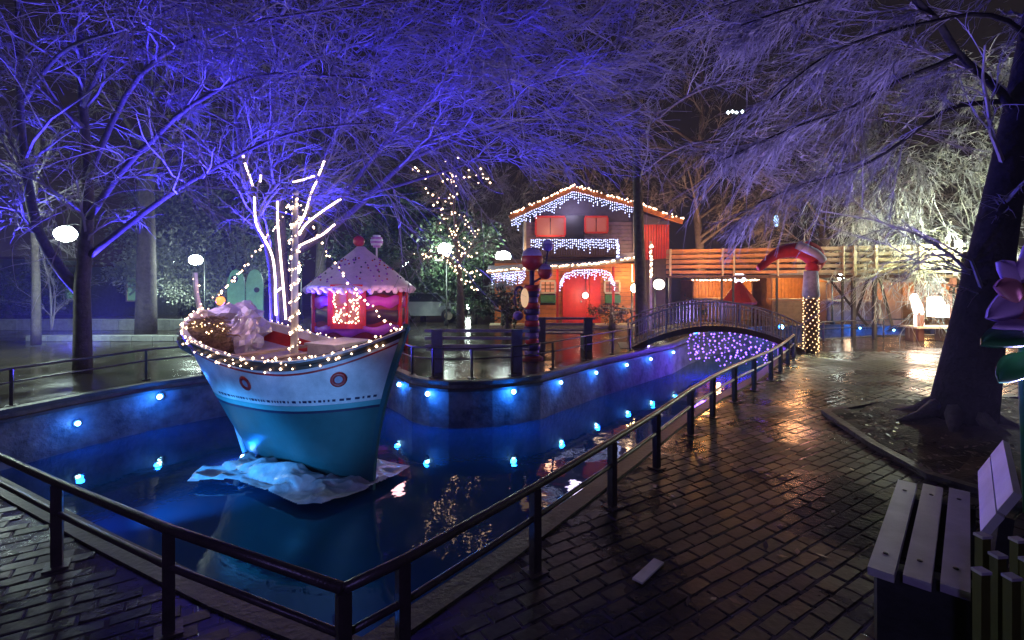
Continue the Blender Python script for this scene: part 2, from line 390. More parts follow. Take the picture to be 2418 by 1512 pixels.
# ------------------------------------------------------------------ tree generator
def tubes_np(P, R, sides=3):
    n, k, _ = P.shape
    T = np.empty_like(P); T[:, 1:-1] = P[:, 2:] - P[:, :-2]; T[:, 0] = P[:, 1] - P[:, 0]; T[:, -1] = P[:, -1] - P[:, -2]
    T /= np.linalg.norm(T, axis=2, keepdims=True) + 1e-9
    ref = np.array([.31, .47, .83]); X = np.cross(T, ref); X /= np.linalg.norm(X, axis=2, keepdims=True) + 1e-9; Yv = np.cross(X, T)
    a = np.arange(sides) * 2 * np.pi / sides
    V = P[:, :, None, :] + R[:, :, None, None] * (np.cos(a)[None, None, :, None] * X[:, :, None, :] + np.sin(a)[None, None, :, None] * Yv[:, :, None, :])
    base = (np.arange(n) * k * sides)[:, None, None]; ii = (np.arange(k - 1) * sides)[None, :, None]; jj = np.arange(sides)[None, None, :]; j2 = (jj + 1) % sides
    F4 = np.stack([base + ii + jj, base + ii + j2, base + ii + sides + j2, base + ii + sides + jj], -1).reshape(-1, 4)
    return V.reshape(-1, 3), F4
def resample(pts, k):
    P = np.array([tuple(p) for p in smoothline(pts, 6)]); d = np.r_[0, np.cumsum(np.linalg.norm(np.diff(P, axis=0), axis=1))]
    s = np.linspace(0, d[-1], k); return np.stack([np.interp(s, d, P[:, i]) for i in range(3)], 1)
def children(P, R, m, ratio, spread, bias, curl, k=6, tmin=.2, lmin=.0, rr=.55, rmin=.004, lenmax=9, rmax=.03):
    n, kk, _ = P.shape; L = np.linalg.norm(np.diff(P, axis=1), axis=2).sum(1)
    N = n * m; pi = np.repeat(np.arange(n), m); t = tmin + (1 - tmin) * rng.random(N); s = t * (kk - 1); i0 = np.clip(s.astype(int), 0, kk - 2); fr = (s - i0)[:, None]
    p0 = P[pi, i0] * (1 - fr) + P[pi, i0 + 1] * fr; tg = P[pi, i0 + 1] - P[pi, i0]; tg /= np.linalg.norm(tg, axis=1, keepdims=True) + 1e-9
    rd = rng.normal(size=(N, 3)); rd -= (rd * tg).sum(1, keepdims=True) * tg; rd /= np.linalg.norm(rd, axis=1, keepdims=True) + 1e-9
    d = tg + rd * spread * (.5 + rng.random((N, 1))) + np.asarray(bias)[None, :]; d /= np.linalg.norm(d, axis=1, keepdims=True)
    ln = np.minimum(lenmax, L[pi] * ratio * (.45 + .75 * rng.random(N)) * (1.15 - .55 * t)) + lmin
    r0 = np.minimum(rmax, np.maximum(rmin, R[pi, i0] * rr))
    tt = np.linspace(0, 1, k)[None, :, None]
    side = rng.normal(size=(N, 3)) * .26
    C = p0[:, None, :] + ln[:, None, None] * (d[:, None, :] * tt + (np.asarray(curl)[None, None, :] + side[:, None, :]) * tt ** 2)
    C[:, 1:] += np.cumsum(rng.normal(size=(N, k - 1, 3)), axis=1) * (ln * .022)[:, None, None]
    Rr = r0[:, None] * (1 - .72 * tt[:, :, 0]); return C, Rr
def tree(name, base, label, stems, levels, cat='tree', group=None, mtr=None, mtw=None, rs=None, seed=1, extra=None):
    """stems: list of (points, r0, r1); levels: list of dict for children()"""
    global rng; rng = np.random.default_rng(seed)
    t = thing(name, base, label, cat, group)
    mb = MB(); sp = []; sr = []
    for k, (pts, r0, r1) in enumerate(stems):
        P = resample(pts, 14); R = r1 + (r0 - r1) * (1 - np.linspace(0, 1, 14)) ** 1.5
        n2 = 10 if r0 > .05 else 6
        mb.tube([Vector(p) for p in P], list(R), n2); sp.append(P); sr.append(R)
    part('trunk', mb, mtr or M_bark, t, True)
    P = np.stack([p for p, (pts, r0, r1) in zip(sp, stems)]); R = np.stack(sr)
    Vs = []; Fs = []; o = 0
    for li, lv in enumerate(levels):
        P, R = children(P, R, **lv); V, F4 = tubes_np(P, R, 4 if li == 0 else 3); Vs.append(V); Fs.append(F4 + o); o += len(V)
    if Vs: npmesh('crown', np.concatenate(Vs), np.concatenate(Fs), mtw or M_twig, t, kind='stuff', smooth=False)
    return t, P
def A(*a): return [at(*p) for p in a]

# left tree, blue lit
t1, _ = tree('bare_tree', at(195, 888, 9.7), 'bare forked tree lit deep blue behind the left pool railing', [
    (A((195, 892, 9.7), (195, 760, 9.7), (194, 665, 9.7), (205, 560, 9.65), (207, 400, 9.5), (192, 200, 9.2), (185, 0, 8.8), (180, -120, 8.5)), .17, .05),
    (A((190, 690, 9.7), (150, 645, 9.7), (95, 560, 9.5), (68, 450, 9.3), (50, 300, 9.0), (45, 120, 8.6), (40, -100, 8.2)), .11, .04),
    (A((203, 610, 9.7), (330, 510, 9.5), (430, 440, 9), (520, 390, 8.5), (640, 330, 8), (760, 300, 7.5), (900, 290, 7.2)), .07, .014),
    (A((205, 520, 9.6), (290, 400, 9.3), (360, 330, 9), (450, 250, 8.5), (600, 180, 8), (800, 180, 7.5), (980, 200, 7.2)), .07, .014),
    (A((60, 420, 9.3), (20, 330, 8.8), (-60, 270, 8.3), (-200, 200, 8)), .05, .014),
    (A((207, 420, 9.5), (300, 220, 8.8), (400, 120, 8.2), (560, 60, 7.4), (800, 20, 6.9), (980, 0, 6.5)), .06, .014),
    (A((195, 250, 9.2), (280, 80, 8.5), (420, -40, 7.6), (600, -150, 7)), .05, .014),
    (A((50, 250, 9.0), (150, 120, 8.2), (320, 60, 7.3), (480, -20, 6.6)), .05, .012),
    (A((195, 300, 9.2), (60, 180, 8.4), (-80, 90, 7.6)), .05, .012),
    (A((150, 640, 9.7), (60, 520, 9.3), (-40, 440, 8.8), (-150, 420, 8.5)), .05, .012)],
    [dict(m=13, ratio=.46, spread=.8, bias=(.1, -.25, .12), curl=(.1, 0, -.10), tmin=.3, rr=.42, lenmax=2.2),
     dict(m=8, ratio=.6, spread=.7, bias=(.05, -.1, .05), curl=(.08, 0, -.16), rr=.5, rmin=.009, k=7),
     dict(m=5, ratio=.6, spread=.8, bias=(.05, 0, -.05), curl=(.05, 0, -.22), rr=.6, rmin=.0065, k=6)], seed=11)
# tree behind the boat
stA = A((655, 865, 11), (650, 740, 11), (640, 600, 11), (607, 530, 11), (600, 470, 11), (575, 385, 10.9), (555, 250, 10.5), (540, 100, 10))
stB = A((675, 865, 11), (668, 700, 11), (662, 560, 11.1), (655, 440, 11.1), (640, 330, 11), (650, 180, 10.5), (660, 0, 10))
stC = A((695, 865, 11.1), (693, 640, 11.1), (700, 560, 11.1), (740, 470, 11), (765, 380, 10.9), (830, 250, 10.2), (950, 80, 9.2))
stD = A((695, 600, 11), (790, 535, 10.8), (880, 455, 10.3), (960, 380, 9.8), (1100, 270, 9), (1250, 150, 8.3), (1420, 20, 7.8))
stE = A((698, 585, 11), (735, 520, 11), (805, 472, 10.8), (900, 350, 10), (1050, 200, 9), (1200, 60, 8), (1300, -60, 7.5))
t2, _ = tree('bare_tree', at(670, 855, 11), 'bare many-stemmed tree wrapped in rope lights behind the white boat', [
    (stA, .14, .04), (stB, .20, .05), (stC, .13, .03), (stD, .085, .018), (stE, .075, .016),
    (A((880, 455, 10.3), (1000, 420, 9.9), (1150, 370, 9.4), (1300, 300, 9), (1460, 210, 8.6)), .04, .012),
    (A((950, 385, 9.9), (1080, 330, 9.2), (1230, 290, 8.8), (1400, 180, 8.4), (1500, 60, 8)), .04, .012),
    (A((830, 250, 10.2), (960, 200, 9.3), (1100, 120, 8.4), (1250, 0, 7.6)), .04, .012),
    (A((640, 330, 11), (560, 220, 10), (450, 150, 9), (330, 100, 8.2)), .05, .012),
    (A((650, 200, 10.5), (760, 130, 9.4), (900, 90, 8.4), (1050, 0, 7.6)), .05, .012),
    (A((560, 300, 10.5), (480, 260, 10), (400, 250, 9.4)), .03, .01)],
    [dict(m=17, ratio=.36, spread=.55, bias=(.3, -.2, .12), curl=(.1, 0, -.06), tmin=.35, rr=.42, lenmax=2.6),
     dict(m=9, ratio=.62, spread=.7, bias=(.22, -.1, .08), curl=(.12, 0, -.10), rr=.5, rmin=.009, k=7),
     dict(m=5, ratio=.65, spread=.6, bias=(.2, 0, .05), curl=(.08, 0, -.16), rr=.6, rmin=.0062, k=6)], seed=12)
def rope(pts, parent, r=.022):
    m = MB(); m.tube(smoothline(pts, 4), r, 6); part('rope_light', m, E_rope, parent)
rl = thing('rope_lights', at(655, 745, 10.8), 'white rope lights running up the stems of the tree behind the boat', 'rope lights')
for pts in [A((652, 745, 10.8), (650, 690, 10.8), (650, 660, 10.8), (643, 605, 10.8), (622, 560, 10.78), (604, 525, 10.75), (601, 465, 10.78)),
            A((597, 440, 10.8), (588, 412, 10.75), (578, 385, 10.7)), A((575, 373, 10.6), (574, 366, 10.6)),
            A((675, 755, 10.72), (670, 690, 10.72), (662, 600, 10.8), (656, 530, 10.8), (655, 474, 10.8)),
            A((690, 560, 10.9), (718, 510, 10.88), (735, 455, 10.85), (750, 425, 10.8)), A((752, 415, 10.8), (766, 380, 10.75)),
            A((692, 430, 10.9), (715, 425, 10.8), (742, 416, 10.7)), A((706, 555, 10.9), (722, 530, 10.8), (760, 500, 10.75), (805, 470, 10.6)),
            A((688, 590, 10.8), (720, 574, 10.75), (760, 555, 10.65), (790, 530, 10.55)), A((614, 430, 10.8), (616, 412, 10.8)), A((652, 690, 10.7), (664, 680, 10.7))]:
    rope(pts, rl)
# big leaning tree on the right
TR = A((2262, 1030, 6.15), (2285, 900, 6.12), (2310, 760, 6.08), (2345, 580, 6.0), (2380, 400, 5.9), (2425, 150, 5.7), (2480, -150, 5.4))
tr_l1 = A((2398, 300, 5.8), (2377, 235, 5.75), (2320, 180, 5.65), (2260, 124, 5.5), (2210, 44, 5.3), (2159, 0, 5.2), (2080, -120, 5))
tr_l2 = A((2254, 134, 5.5), (2200, 160, 5.5), (2143, 181, 5.5), (2093, 208, 5.5), (2009, 255, 5.5), (1925, 282, 5.5), (1841, 316, 5.5), (1700, 380, 5.6))
tr_l3 = A((2374, 240, 5.8), (2294, 245, 5.85), (2234, 260, 5.9), (2177, 299, 6), (2092, 361, 6.1), (2002, 406, 6.2), (1908, 431, 6.3), (1790, 480, 6.4))
tr_l4 = A((2440, 100, 5.6), (2380, 50, 5.4), (2304, 34, 5.3), (2210, 50, 5.2), (2109, 71, 5.2), (1974, 118, 5.2), (1907, 161, 5.2), (1820, 235, 5.2))
t6, _ = tree('bare_tree', at(2262, 1015, 6.15), 'big dark trunk leaning right beside the white slatted bench', [
    (TR, .36, .10), (tr_l1, .05, .03), (tr_l2, .032, .01), (tr_l3, .035, .011), (tr_l4, .035, .01),
    (A((2425, 150, 5.7), (2500, 60, 6), (2600, 0, 6.5)), .08, .03),
    (A((2159, 0, 5.2), (2050, -20, 5), (1900, 10, 5), (1750, 60, 5)), .02, .008),
    (A((2450, 0, 5.5), (2300, -120, 5.6), (2100, -130, 5.8), (1900, -60, 6), (1700, 20, 6.2)), .04, .01)],
    [dict(m=16, ratio=.3, spread=.6, bias=(-.35, .25, -.25), curl=(-.1, .1, -.25), tmin=.25, rr=.3, lenmax=1.5, rmin=.005),
     dict(m=9, ratio=.55, spread=.5, bias=(-.25, .1, -.25), curl=(-.08, 0, -.25), rr=.5, rmin=.0052),
     dict(m=5, ratio=.6, spread=.55, bias=(-.2, 0, -.2), curl=(-.05, 0, -.25), rr=.6, rmin=.004, k=6)], seed=13, mtr=mat('bark_dark', (.02, .018, .017), .9, .6, 5, 1., 18, spec=.1))
root = MB()
for a_ in range(7):
    aa = a_ * .9 + .3; root.tube([Vector((5.62 + math.cos(aa) * .2, 6.15 + math.sin(aa) * .2, .26)), Vector((5.62 + math.cos(aa) * .42, 6.15 + math.sin(aa) * .42, .13)), Vector((5.62 + math.cos(aa) * .75, 6.15 + math.sin(aa) * .75, .02))], [.12, .07, .02], 7)
part('root', root, M_bark, t6, True)
# slim dark tree in front of the house
t4, _ = tree('bare_tree', at(1513, 800, 15), 'slim tall dark tree standing in front of the wooden house', [
    (A((1515, 800, 15), (1512, 650, 15), (1506, 450, 15), (1500, 200, 15), (1497, 0, 15), (1490, -200, 15)), .19, .09),
    (A((1503, 330, 15), (1600, 240, 14), (1720, 190, 12.8), (1850, 170, 11.8), (2000, 200, 11)), .06, .014),
    (A((1502, 250, 15), (1420, 160, 14), (1340, 140, 13), (1200, 180, 12)), .05, .012),
    (A((1500, 150, 15), (1600, 60, 13.6), (1750, 0, 12.2), (1900, -40, 11)), .06, .014),
    (A((1500, 120, 15), (1440, 0, 13.4), (1350, -80, 12)), .05, .014),
    (A((1505, 420, 15), (1580, 360, 14.4), (1680, 330, 13.6), (1800, 340, 13), (1920, 380, 12.5)), .05, .012),
    (A((1500, 60, 15), (1640, -80, 13), (1850, -160, 11)), .06, .014)],
    [dict(m=16, ratio=.45, spread=.65, bias=(.05, -.2, .1), curl=(.05, 0, -.15), tmin=.3, rr=.4, lenmax=3),
     dict(m=11, ratio=.55, spread=.55, bias=(.1, -.1, .1), curl=(.05, 0, -.12), rr=.5, rmin=.011),
     dict(m=6, ratio=.6, spread=.55, bias=(.1, 0, .1), curl=(.04, 0, -.16), rr=.6, rmin=.0085, k=6)], seed=14)
# broad trunk at left back
t5, _ = tree('bare_tree', at(345, 790, 16), 'thick dark straight trunk between the left street lamps', [
    (A((345, 800, 16), (346, 600, 16), (345, 430, 16), (348, 200, 16), (350, 0, 15.8)), .33, .16),
    (A((345, 430, 16), (420, 300, 15), (520, 220, 14)), .1, .03), (A((346, 360, 16), (270, 250, 15), (200, 200, 14)), .1, .03),
    (A((347, 250, 16), (450, 100, 15), (600, 20, 14)), .1, .03)],
    [dict(m=12, ratio=.45, spread=.8, bias=(0, -.1, .15), curl=(0, 0, -.1), tmin=.35, rr=.35, lenmax=3),
     dict(m=9, ratio=.55, spread=.7, bias=(0, 0, .1), curl=(0, 0, -.1), rr=.5, rmin=.009),
     dict(m=6, ratio=.6, spread=.7, bias=(0, 0, .05), curl=(0, 0, -.12), rr=.6, rmin=.007, k=5)], mtw=M_twig2, seed=15)
# fairy-light tree mid
t3, tips = tree('bare_tree', at(1087, 775, 17.5), 'small tree hung with fairy lights left of the wooden house', [
    (A((1088, 780, 17.5), (1085, 640, 17.5), (1075, 540, 17.4), (1070, 450, 17.3), (1072, 385, 17.2)), .16, .04),
    (A((1083, 640, 17.5), (1040, 600, 17.2), (990, 610, 16.8), (930, 650, 16.5)), .06, .02),
    (A((1080, 590, 17.4), (1030, 480, 17), (1005, 455, 16.8)), .05, .015),
    (A((1075, 540, 17.4), (1130, 470, 17), (1180, 430, 16.8)), .05, .015),
    (A((1082, 620, 17.4), (1130, 570, 17), (1180, 580, 16.6)), .05, .015),
    (A((1074, 480, 17.3), (1030, 410, 17), (980, 400, 16.8)), .04, .012),
    (A((1072, 440, 17.3), (1120, 410, 17), (1165, 425, 16.8)), .04, .012)],
    [dict(m=12, ratio=.45, spread=.8, bias=(0, -.05, .15), curl=(0, 0, -.1), tmin=.3, rr=.4, lenmax=2),
     dict(m=9, ratio=.55, spread=.7, bias=(0, 0, .05), curl=(0, 0, -.15), rr=.5, rmin=.008),
     dict(m=6, ratio=.6, spread=.7, bias=(0, 0, 0), curl=(0, 0, -.2), rr=.6, rmin=.006, k=5)], mtw=M_twig2, seed=16)
fl = thing('fairy_lights', at(1083, 640, 17.3), 'warm fairy lights scattered over the small tree beside the house', 'fairy lights')
for pts, c in [(A((1078, 640, 17.1), (1074, 560, 17.1), (1066, 470, 17), (1070, 380, 17)), 46), (A((1080, 640, 17.1), (1030, 600, 17), (985, 612, 16.7)), 20), (A((1075, 560, 17), (1030, 480, 16.8), (1003, 455, 16.6)), 16),
               (A((1085, 620, 17), (1120, 560, 16.9), (1100, 520, 16.8)), 24), (A((1040, 415, 16.8), (975, 400, 16.7)), 9), (A((1072, 420, 16.9), (1120, 415, 16.8), (1160, 425, 16.7)), 16), (A((1085, 660, 17.1), (1120, 640, 17), (1112, 690, 17)), 18)]:
    d = polylen(pts)[-1]
    for p in along(pts, d / c):
        share('bulb', B_warm2, fl, p + Vector((rnd.gauss(0, .14), rnd.gauss(0, .1), rnd.gauss(0, .12))), sc=rnd.uniform(.5, 1.1))

# evergreen foliage made of leaf blades around twigs
def foliage(name, base, label, trunkpts, r0, clumps, m_leaf, leaf=.05, per=260, group=None, cat='tree', seed=3, droop=.0, flat=.6):
    r = np.random.default_rng(seed); t = thing(name, base, label, cat, group)
    if trunkpts:
        mb = MB(); P = smoothline(trunkpts, 4); mb.tube(P, list(np.linspace(r0, r0 * .4, len(P))), 8)
        for c, rad in clumps[::2]:
            q = min(P, key=lambda p: (p - Vector(c)).length); mb.tube([q, q.lerp(Vector(c), .6), Vector(c)], [r0 * .3, r0 * .18, r0 * .08], 5)
        part('trunk', mb, M_bark, t, True)
    Vs = []
    for c, rad in clumps:
        k = int(per * (rad / .6) ** 2); sub = max(3, int(k / 22)); cc = r.normal(size=(sub, 3)); cc /= np.linalg.norm(cc, axis=1, keepdims=True); cc *= (r.random((sub, 1)) ** .4) * rad; cc[:, 2] *= flat
        idx = r.integers(0, sub, k); pos = np.array(c)[None] + cc[idx] + r.normal(size=(k, 3)) * rad * .16
        d = r.normal(size=(k, 3)) + cc[idx] / rad * 1.2; d[:, 2] -= droop; d /= np.linalg.norm(d, axis=1, keepdims=True)
        s = np.cross(d, r.normal(size=(k, 3))); s /= np.linalg.norm(s, axis=1, keepdims=True)
        l = leaf * (.6 + .9 * r.random((k, 1)))
        Vs.append(np.stack([pos, pos + d * l * .5 + s * l * .22, pos + d * l, pos + d * l * .5 - s * l * .22], 1).reshape(-1, 3))
    V = np.concatenate(Vs); Fq = np.arange(len(V)).reshape(-1, 4); npmesh('crown', V, Fq, m_leaf, t, kind='stuff')
    return t
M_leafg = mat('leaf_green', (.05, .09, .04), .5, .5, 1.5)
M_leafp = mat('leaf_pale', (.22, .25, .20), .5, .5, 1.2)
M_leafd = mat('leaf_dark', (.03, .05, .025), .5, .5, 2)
def clumps(cx_, cy_, cz_, rx, ry, rz, n, r, seed):
    q = random.Random(seed); out = []
    for _ in range(n):
        while True:
            a, b, c = q.uniform(-1, 1), q.uniform(-1, 1), q.uniform(-1, 1)
            if a * a + b * b + c * c < 1: break
        out.append(((cx_ + a * rx, cy_ + b * ry, cz_ + c * rz), r * q.uniform(.6, 1.25)))
    return out
def ev(px, py_top, py_base, Y, wpx, label, m, seed, name='evergreen_tree', leaf=.12, cat='tree', n=26, per=240, group=None):
    b = at(px, py_base, Y); b.z = 0; top = at(px, py_top, Y); w = wpx / F * Y / 2; hh = top.z
    cl = clumps(b.x, Y, hh * .58, w, w * .8, hh * .42, n, w * .34, seed)
    return foliage(name, b, label, [b, Vector((b.x, Y, hh * .8))], .14, cl, m, leaf, per, seed=seed, cat=cat, group=group)
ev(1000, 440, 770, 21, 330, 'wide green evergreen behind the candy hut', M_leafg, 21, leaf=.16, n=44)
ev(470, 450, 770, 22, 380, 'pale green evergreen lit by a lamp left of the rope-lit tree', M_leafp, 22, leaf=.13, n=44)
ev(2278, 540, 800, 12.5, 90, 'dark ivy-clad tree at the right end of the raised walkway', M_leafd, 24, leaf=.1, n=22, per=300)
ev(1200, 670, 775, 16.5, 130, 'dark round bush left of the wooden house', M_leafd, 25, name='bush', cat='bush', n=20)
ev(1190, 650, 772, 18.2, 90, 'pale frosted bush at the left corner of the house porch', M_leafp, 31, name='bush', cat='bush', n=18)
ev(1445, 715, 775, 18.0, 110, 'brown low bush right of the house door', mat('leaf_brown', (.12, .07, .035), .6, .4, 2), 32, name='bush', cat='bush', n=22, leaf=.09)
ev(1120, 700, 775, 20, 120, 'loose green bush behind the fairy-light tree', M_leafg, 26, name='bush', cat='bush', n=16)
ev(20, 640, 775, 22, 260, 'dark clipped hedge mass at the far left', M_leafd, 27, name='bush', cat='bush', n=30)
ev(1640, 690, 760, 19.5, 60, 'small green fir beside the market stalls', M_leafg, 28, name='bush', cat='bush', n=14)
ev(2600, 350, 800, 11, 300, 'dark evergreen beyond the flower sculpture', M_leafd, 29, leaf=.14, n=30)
M_frost = mat('twig_frost', (.50, .52, .50), .5, .3, 2)
fb0 = at(2310, 800, 15.9); fb0.z = 0; q = random.Random(44); st = [([fb0, fb0 + Vector((.1, 0, 3)), fb0 + Vector((0, 0, 6)), fb0 + Vector((.2, 0, 9))], .2, .06)]
for j in range(15):
    a0 = q.uniform(2.2, 5.4); h0 = q.uniform(1.8, 7.5); l = q.uniform(2.2, 4.0); P0 = fb0 + Vector((0, 0, h0)); dd = Vector((math.cos(a0), math.sin(a0), 0))
    st.append(([P0, P0 + dd * l * .5 + Vector((0, 0, l * .28)), P0 + dd * l + Vector((0, 0, l * .15)), P0 + dd * l * 1.25 - Vector((0, 0, l * .05))], .05, .014))
tree('bare_tree', fb0, 'pale frosted tree lit white above the right end of the raised walkway', st, [dict(m=12, ratio=.45, spread=.8, bias=(-.1, -.1, -.1), curl=(0, 0, -.3), tmin=.2, rr=.4, lenmax=1.8), dict(m=8, ratio=.55, spread=.7, bias=(0, 0, -.1), curl=(0, 0, -.35), rr=.5, rmin=.011), dict(m=6, ratio=.6, spread=.7, bias=(0, 0, -.1), curl=(0, 0, -.35), rr=.6, rmin=.009, k=5)], mtw=M_frost, seed=44)
# far bare trees
far = [(-17, 27, 'at the far left edge'), (-9.5, 24, 'behind the green lit building'), (-3, 28, 'behind the candy hut roof'), (4.5, 30, 'behind the house gable'), (10, 26, 'above the left of the raised walkway'), (15.5, 24, 'above the middle of the raised walkway'), (22, 28, 'at the far right edge')]
proto = []
for k, (x, y, w) in enumerate(far):
    lab = 'far bare tree standing ' + w
    if k < 3:
        z = lambda a, b, c: Vector((x + a, y + b, c))
        st = [([z(0, 0, 0), z(.1, 0, 3), z(0, .2, 6), z(.2, 0, 10), z(.1, 0, 14)], .3, .08)]
        q = random.Random(k + 50)
        for j in range(9):
            a0 = q.uniform(0, 6.28); h0 = q.uniform(2.5, 9); l = q.uniform(2.5, 4.5)
            st.append(([z(0, 0, h0), z(math.cos(a0) * l * .5, math.sin(a0) * l * .5, h0 + l * .35), z(math.cos(a0) * l, math.sin(a0) * l, h0 + l * .6)], .1, .03))
        tt, _ = tree('bare_tree', (x, y, 0), lab, st, [dict(m=10, ratio=.5, spread=.8, bias=(0, 0, .1), curl=(0, 0, -.15), tmin=.25, rr=.4, lenmax=3.5), dict(m=9, ratio=.55, spread=.7, bias=(0, 0, 0), curl=(0, 0, -.2), rr=.5, rmin=.014), dict(m=6, ratio=.6, spread=.7, bias=(0, 0, 0), curl=(0, 0, -.25), rr=.6, rmin=.010, k=4)], mtw=M_twig2, seed=60 + k, group='far bare trees behind the square')
        proto.append(tt)
    else:
        src = proto[k % 3]; c = src.copy(); COL.objects.link(c); c.location = (x, y, 0); c.rotation_euler.z = k * 1.7; c['label'] = lab
        for ch in src.children:
            d = ch.copy(); COL.objects.link(d); d.parent = c
# small pale saplings left
t7, _ = tree('sapling', at(118, 775, 15), 'thin pale sapling between two trunks at the left', [(A((120, 780, 15), (118, 680, 15), (95, 590, 15), (90, 540, 15)), .035, .012), (A((122, 780, 15), (130, 700, 15), (115, 640, 14.9)), .03, .01)],
    [dict(m=12, ratio=.5, spread=.8, bias=(0, 0, .1), curl=(0, 0, -.1), rr=.5, rmin=.006), dict(m=8, ratio=.6, spread=.8, bias=(0, 0, 0), curl=(0, 0, -.2), rr=.6, rmin=.005)], mtr=M_twig, seed=17)
t8, _ = tree('bare_tree', at(85, 812, 13.5), 'narrow dark tree left of the blue forked tree', [(A((85, 815, 13.5), (85, 650, 13.5), (80, 500, 13.4), (90, 300, 13)), .12, .06)],
    [dict(m=14, ratio=.4, spread=.9, bias=(0, 0, .1), curl=(0, 0, -.1), tmin=.4, rr=.4), dict(m=9, ratio=.5, spread=.7, bias=(0, 0, 0), curl=(0, 0, -.1), rr=.5, rmin=.008), dict(m=6, ratio=.6, spread=.7, bias=(0, 0, 0), curl=(0, 0, -.1), rr=.5, rmin=.006)], seed=18)

# ------------------------------------------------------------------ railings
def railing(pts, label, ztop=.55, zmid=.35, rt=.026, rm=.018, post=.036, posts=None, group='pool railings'):
    P = [Vector((x, y, 0)) for x, y in pts]; t = thing('railing', P[0], label, 'railing', group)
    m = MB(); m.tube([p + Vector((0, 0, ztop)) for p in P], rt, 10); part('top_rail', m, M_rail, t, True)
    m = MB(); m.tube([p + Vector((0, 0, zmid)) for p in P], rm, 8); part('mid_rail', m, M_rail, t, True)
    for i, p in enumerate(P if posts is None else [P[i] for i in posts]):
        m = MB(); m.box((0, 0, (ztop - .01) / 2), (post * 2 * .8, post * 2 * .8, ztop - .01), .6); m.box((0, 0, .006), (.13, .13, .012), .6)
        o = part('post', m, M_rail, t, local=True); o.location = p - P[0]
    return t
railing(fence_r, 'dark metal railing running from the near corner up to the footbridge')
railing(fence_l[:1] + fence_l[1:], 'dark metal railing crossing the bottom left corner', posts=[1, 2, 3, 4])
left_far = [(-7.62, 5.0), (-7.4, 7.2), (-6.8, 9.05), (-6.2, 9.75), (-5.5, 10.35), (-4.6, 10.95)]
railing(left_far, 'thin dark railing on the far left bank behind the boat', rt=.02, rm=.015, post=.025)
isl_f = [(-2.4, 10.2), (-1.95, 9.5), (-1.5, 9.25), (-.76, 9.2), (.0, 9.45), (.85, 10.15), (1.7, 11.2), (2.5, 12.1), (3.1, 12.8)]
railing(isl_f, 'thin railing along the curved island edge by the dark bench', rt=.016, rm=.013, post=.022)
railing([(7.95, 13.3), (9.4, 14.7), (11.9, 15.6), (14.5, 15.9)], 'railing beyond the footbridge under the raised walkway', rt=.02, rm=.016, post=.025)

# ------------------------------------------------------------------ footbridge
BA = Vector((3.15, 12.95, 0)); BB = Vector((7.45, 12.3, 0)); bd = (BB - BA); bl = bd.length; bu = bd.normalized(); bv = Vector((-bu.y, bu.x, 0)); BW = 1.25
def bz(s): x = 2 * s - 1; return .02 + .62 * (1 - x * x) ** 1.0
fb = thing('footbridge', BA, 'arched footbridge with thin balusters over the channel', 'bridge')
m = MB(); K = 28
for i in range(K):
    s0, s1 = i / K, (i + 1) / K
    for (s, S1) in ((s0, s1),):
        p0, p1 = BA + bd * s0, BA + bd * s1; z0, z1 = bz(s0), bz(s1)
        vs = [(p0.x, p0.y, z0), (p1.x, p1.y, z1), (p1.x + bv.x * BW, p1.y + bv.y * BW, z1), (p0.x + bv.x * BW, p0.y + bv.y * BW, z0)]
        vs += [(v[0], v[1], v[2] - .15) for v in vs]
        m.add(vs, [(0, 1, 2, 3), (7, 6, 5, 4), (0, 4, 5, 1), (2, 6, 7, 3), (1, 5, 6, 2), (3, 7, 4, 0)])
part('deck', m, M_woodd, fb)
for side in (0, BW):
    for hh, r in ((.62, .022), (.5, .012), (.07, .012)):
        m = MB(); m.tube([BA + bd * (i / K) + bv * side + Vector((0, 0, bz(i / K) + hh)) for i in range(K + 1)], r, 6); part('handrail' if r > .02 else 'rail', m, mat('bridge_steel', (.45, .40, .38), .4, .3, 8), fb, True)
bal = MB(); bal.tube([(0, 0, 0), (0, 0, .62)], .012, 5); bme = None
for side in (0, BW):
    for i in range(45):
        s = (i + .5) / 45; p = BA + bd * s + bv * side + Vector((0, 0, bz(s)))
        if bme is None:
            o = part('baluster', bal, MATS['bridge_steel'], fb, local=True); bme = o.data; o.location = p - BA
        else: share('baluster', bme, fb, p, sc=(1, 1, 1) if i % 9 else (2.2, 2.2, 1))
for s in (0, 1):
    m = MB(); p = BA + bd * s + bv * BW / 2; m.box((p.x, p.y, -.35), (.5, BW, .72), math.atan2(bu.y, bu.x)); part('abutment', m, M_conc, fb)
# violet light curtain under the bridge
cu = thing('light_curtain', BA + bd * .5, 'violet light curtain hanging under the footbridge arch', 'light curtain')
for i in range(17):
    s = .36 + .48 * i / 16; p = BA + bd * s + bv * .35; ztop = bz(s) - .16; zl = -.32 + rnd.uniform(-.15, .12)
    m = MB(); m.tube([(p.x, p.y, ztop), (p.x + rnd.uniform(-.02, .02), p.y, zl)], .004, 4); part('wire', m, M_wire, cu)
    for q in along([Vector((p.x, p.y, ztop)), Vector((p.x, p.y, zl))], .085, rnd.uniform(0, .06)): share('bulb', B_violet, cu, q + Vector((rnd.gauss(0, .03), rnd.gauss(0, .05), rnd.gauss(0, .02))), sc=rnd.uniform(.5, 1.4))
for s in (.45, .62, .78): lamp('POINT', BA + bd * s + bv * .4 + Vector((0, 0, -.05)), (.16, .06, 1), 120, .25, cu)

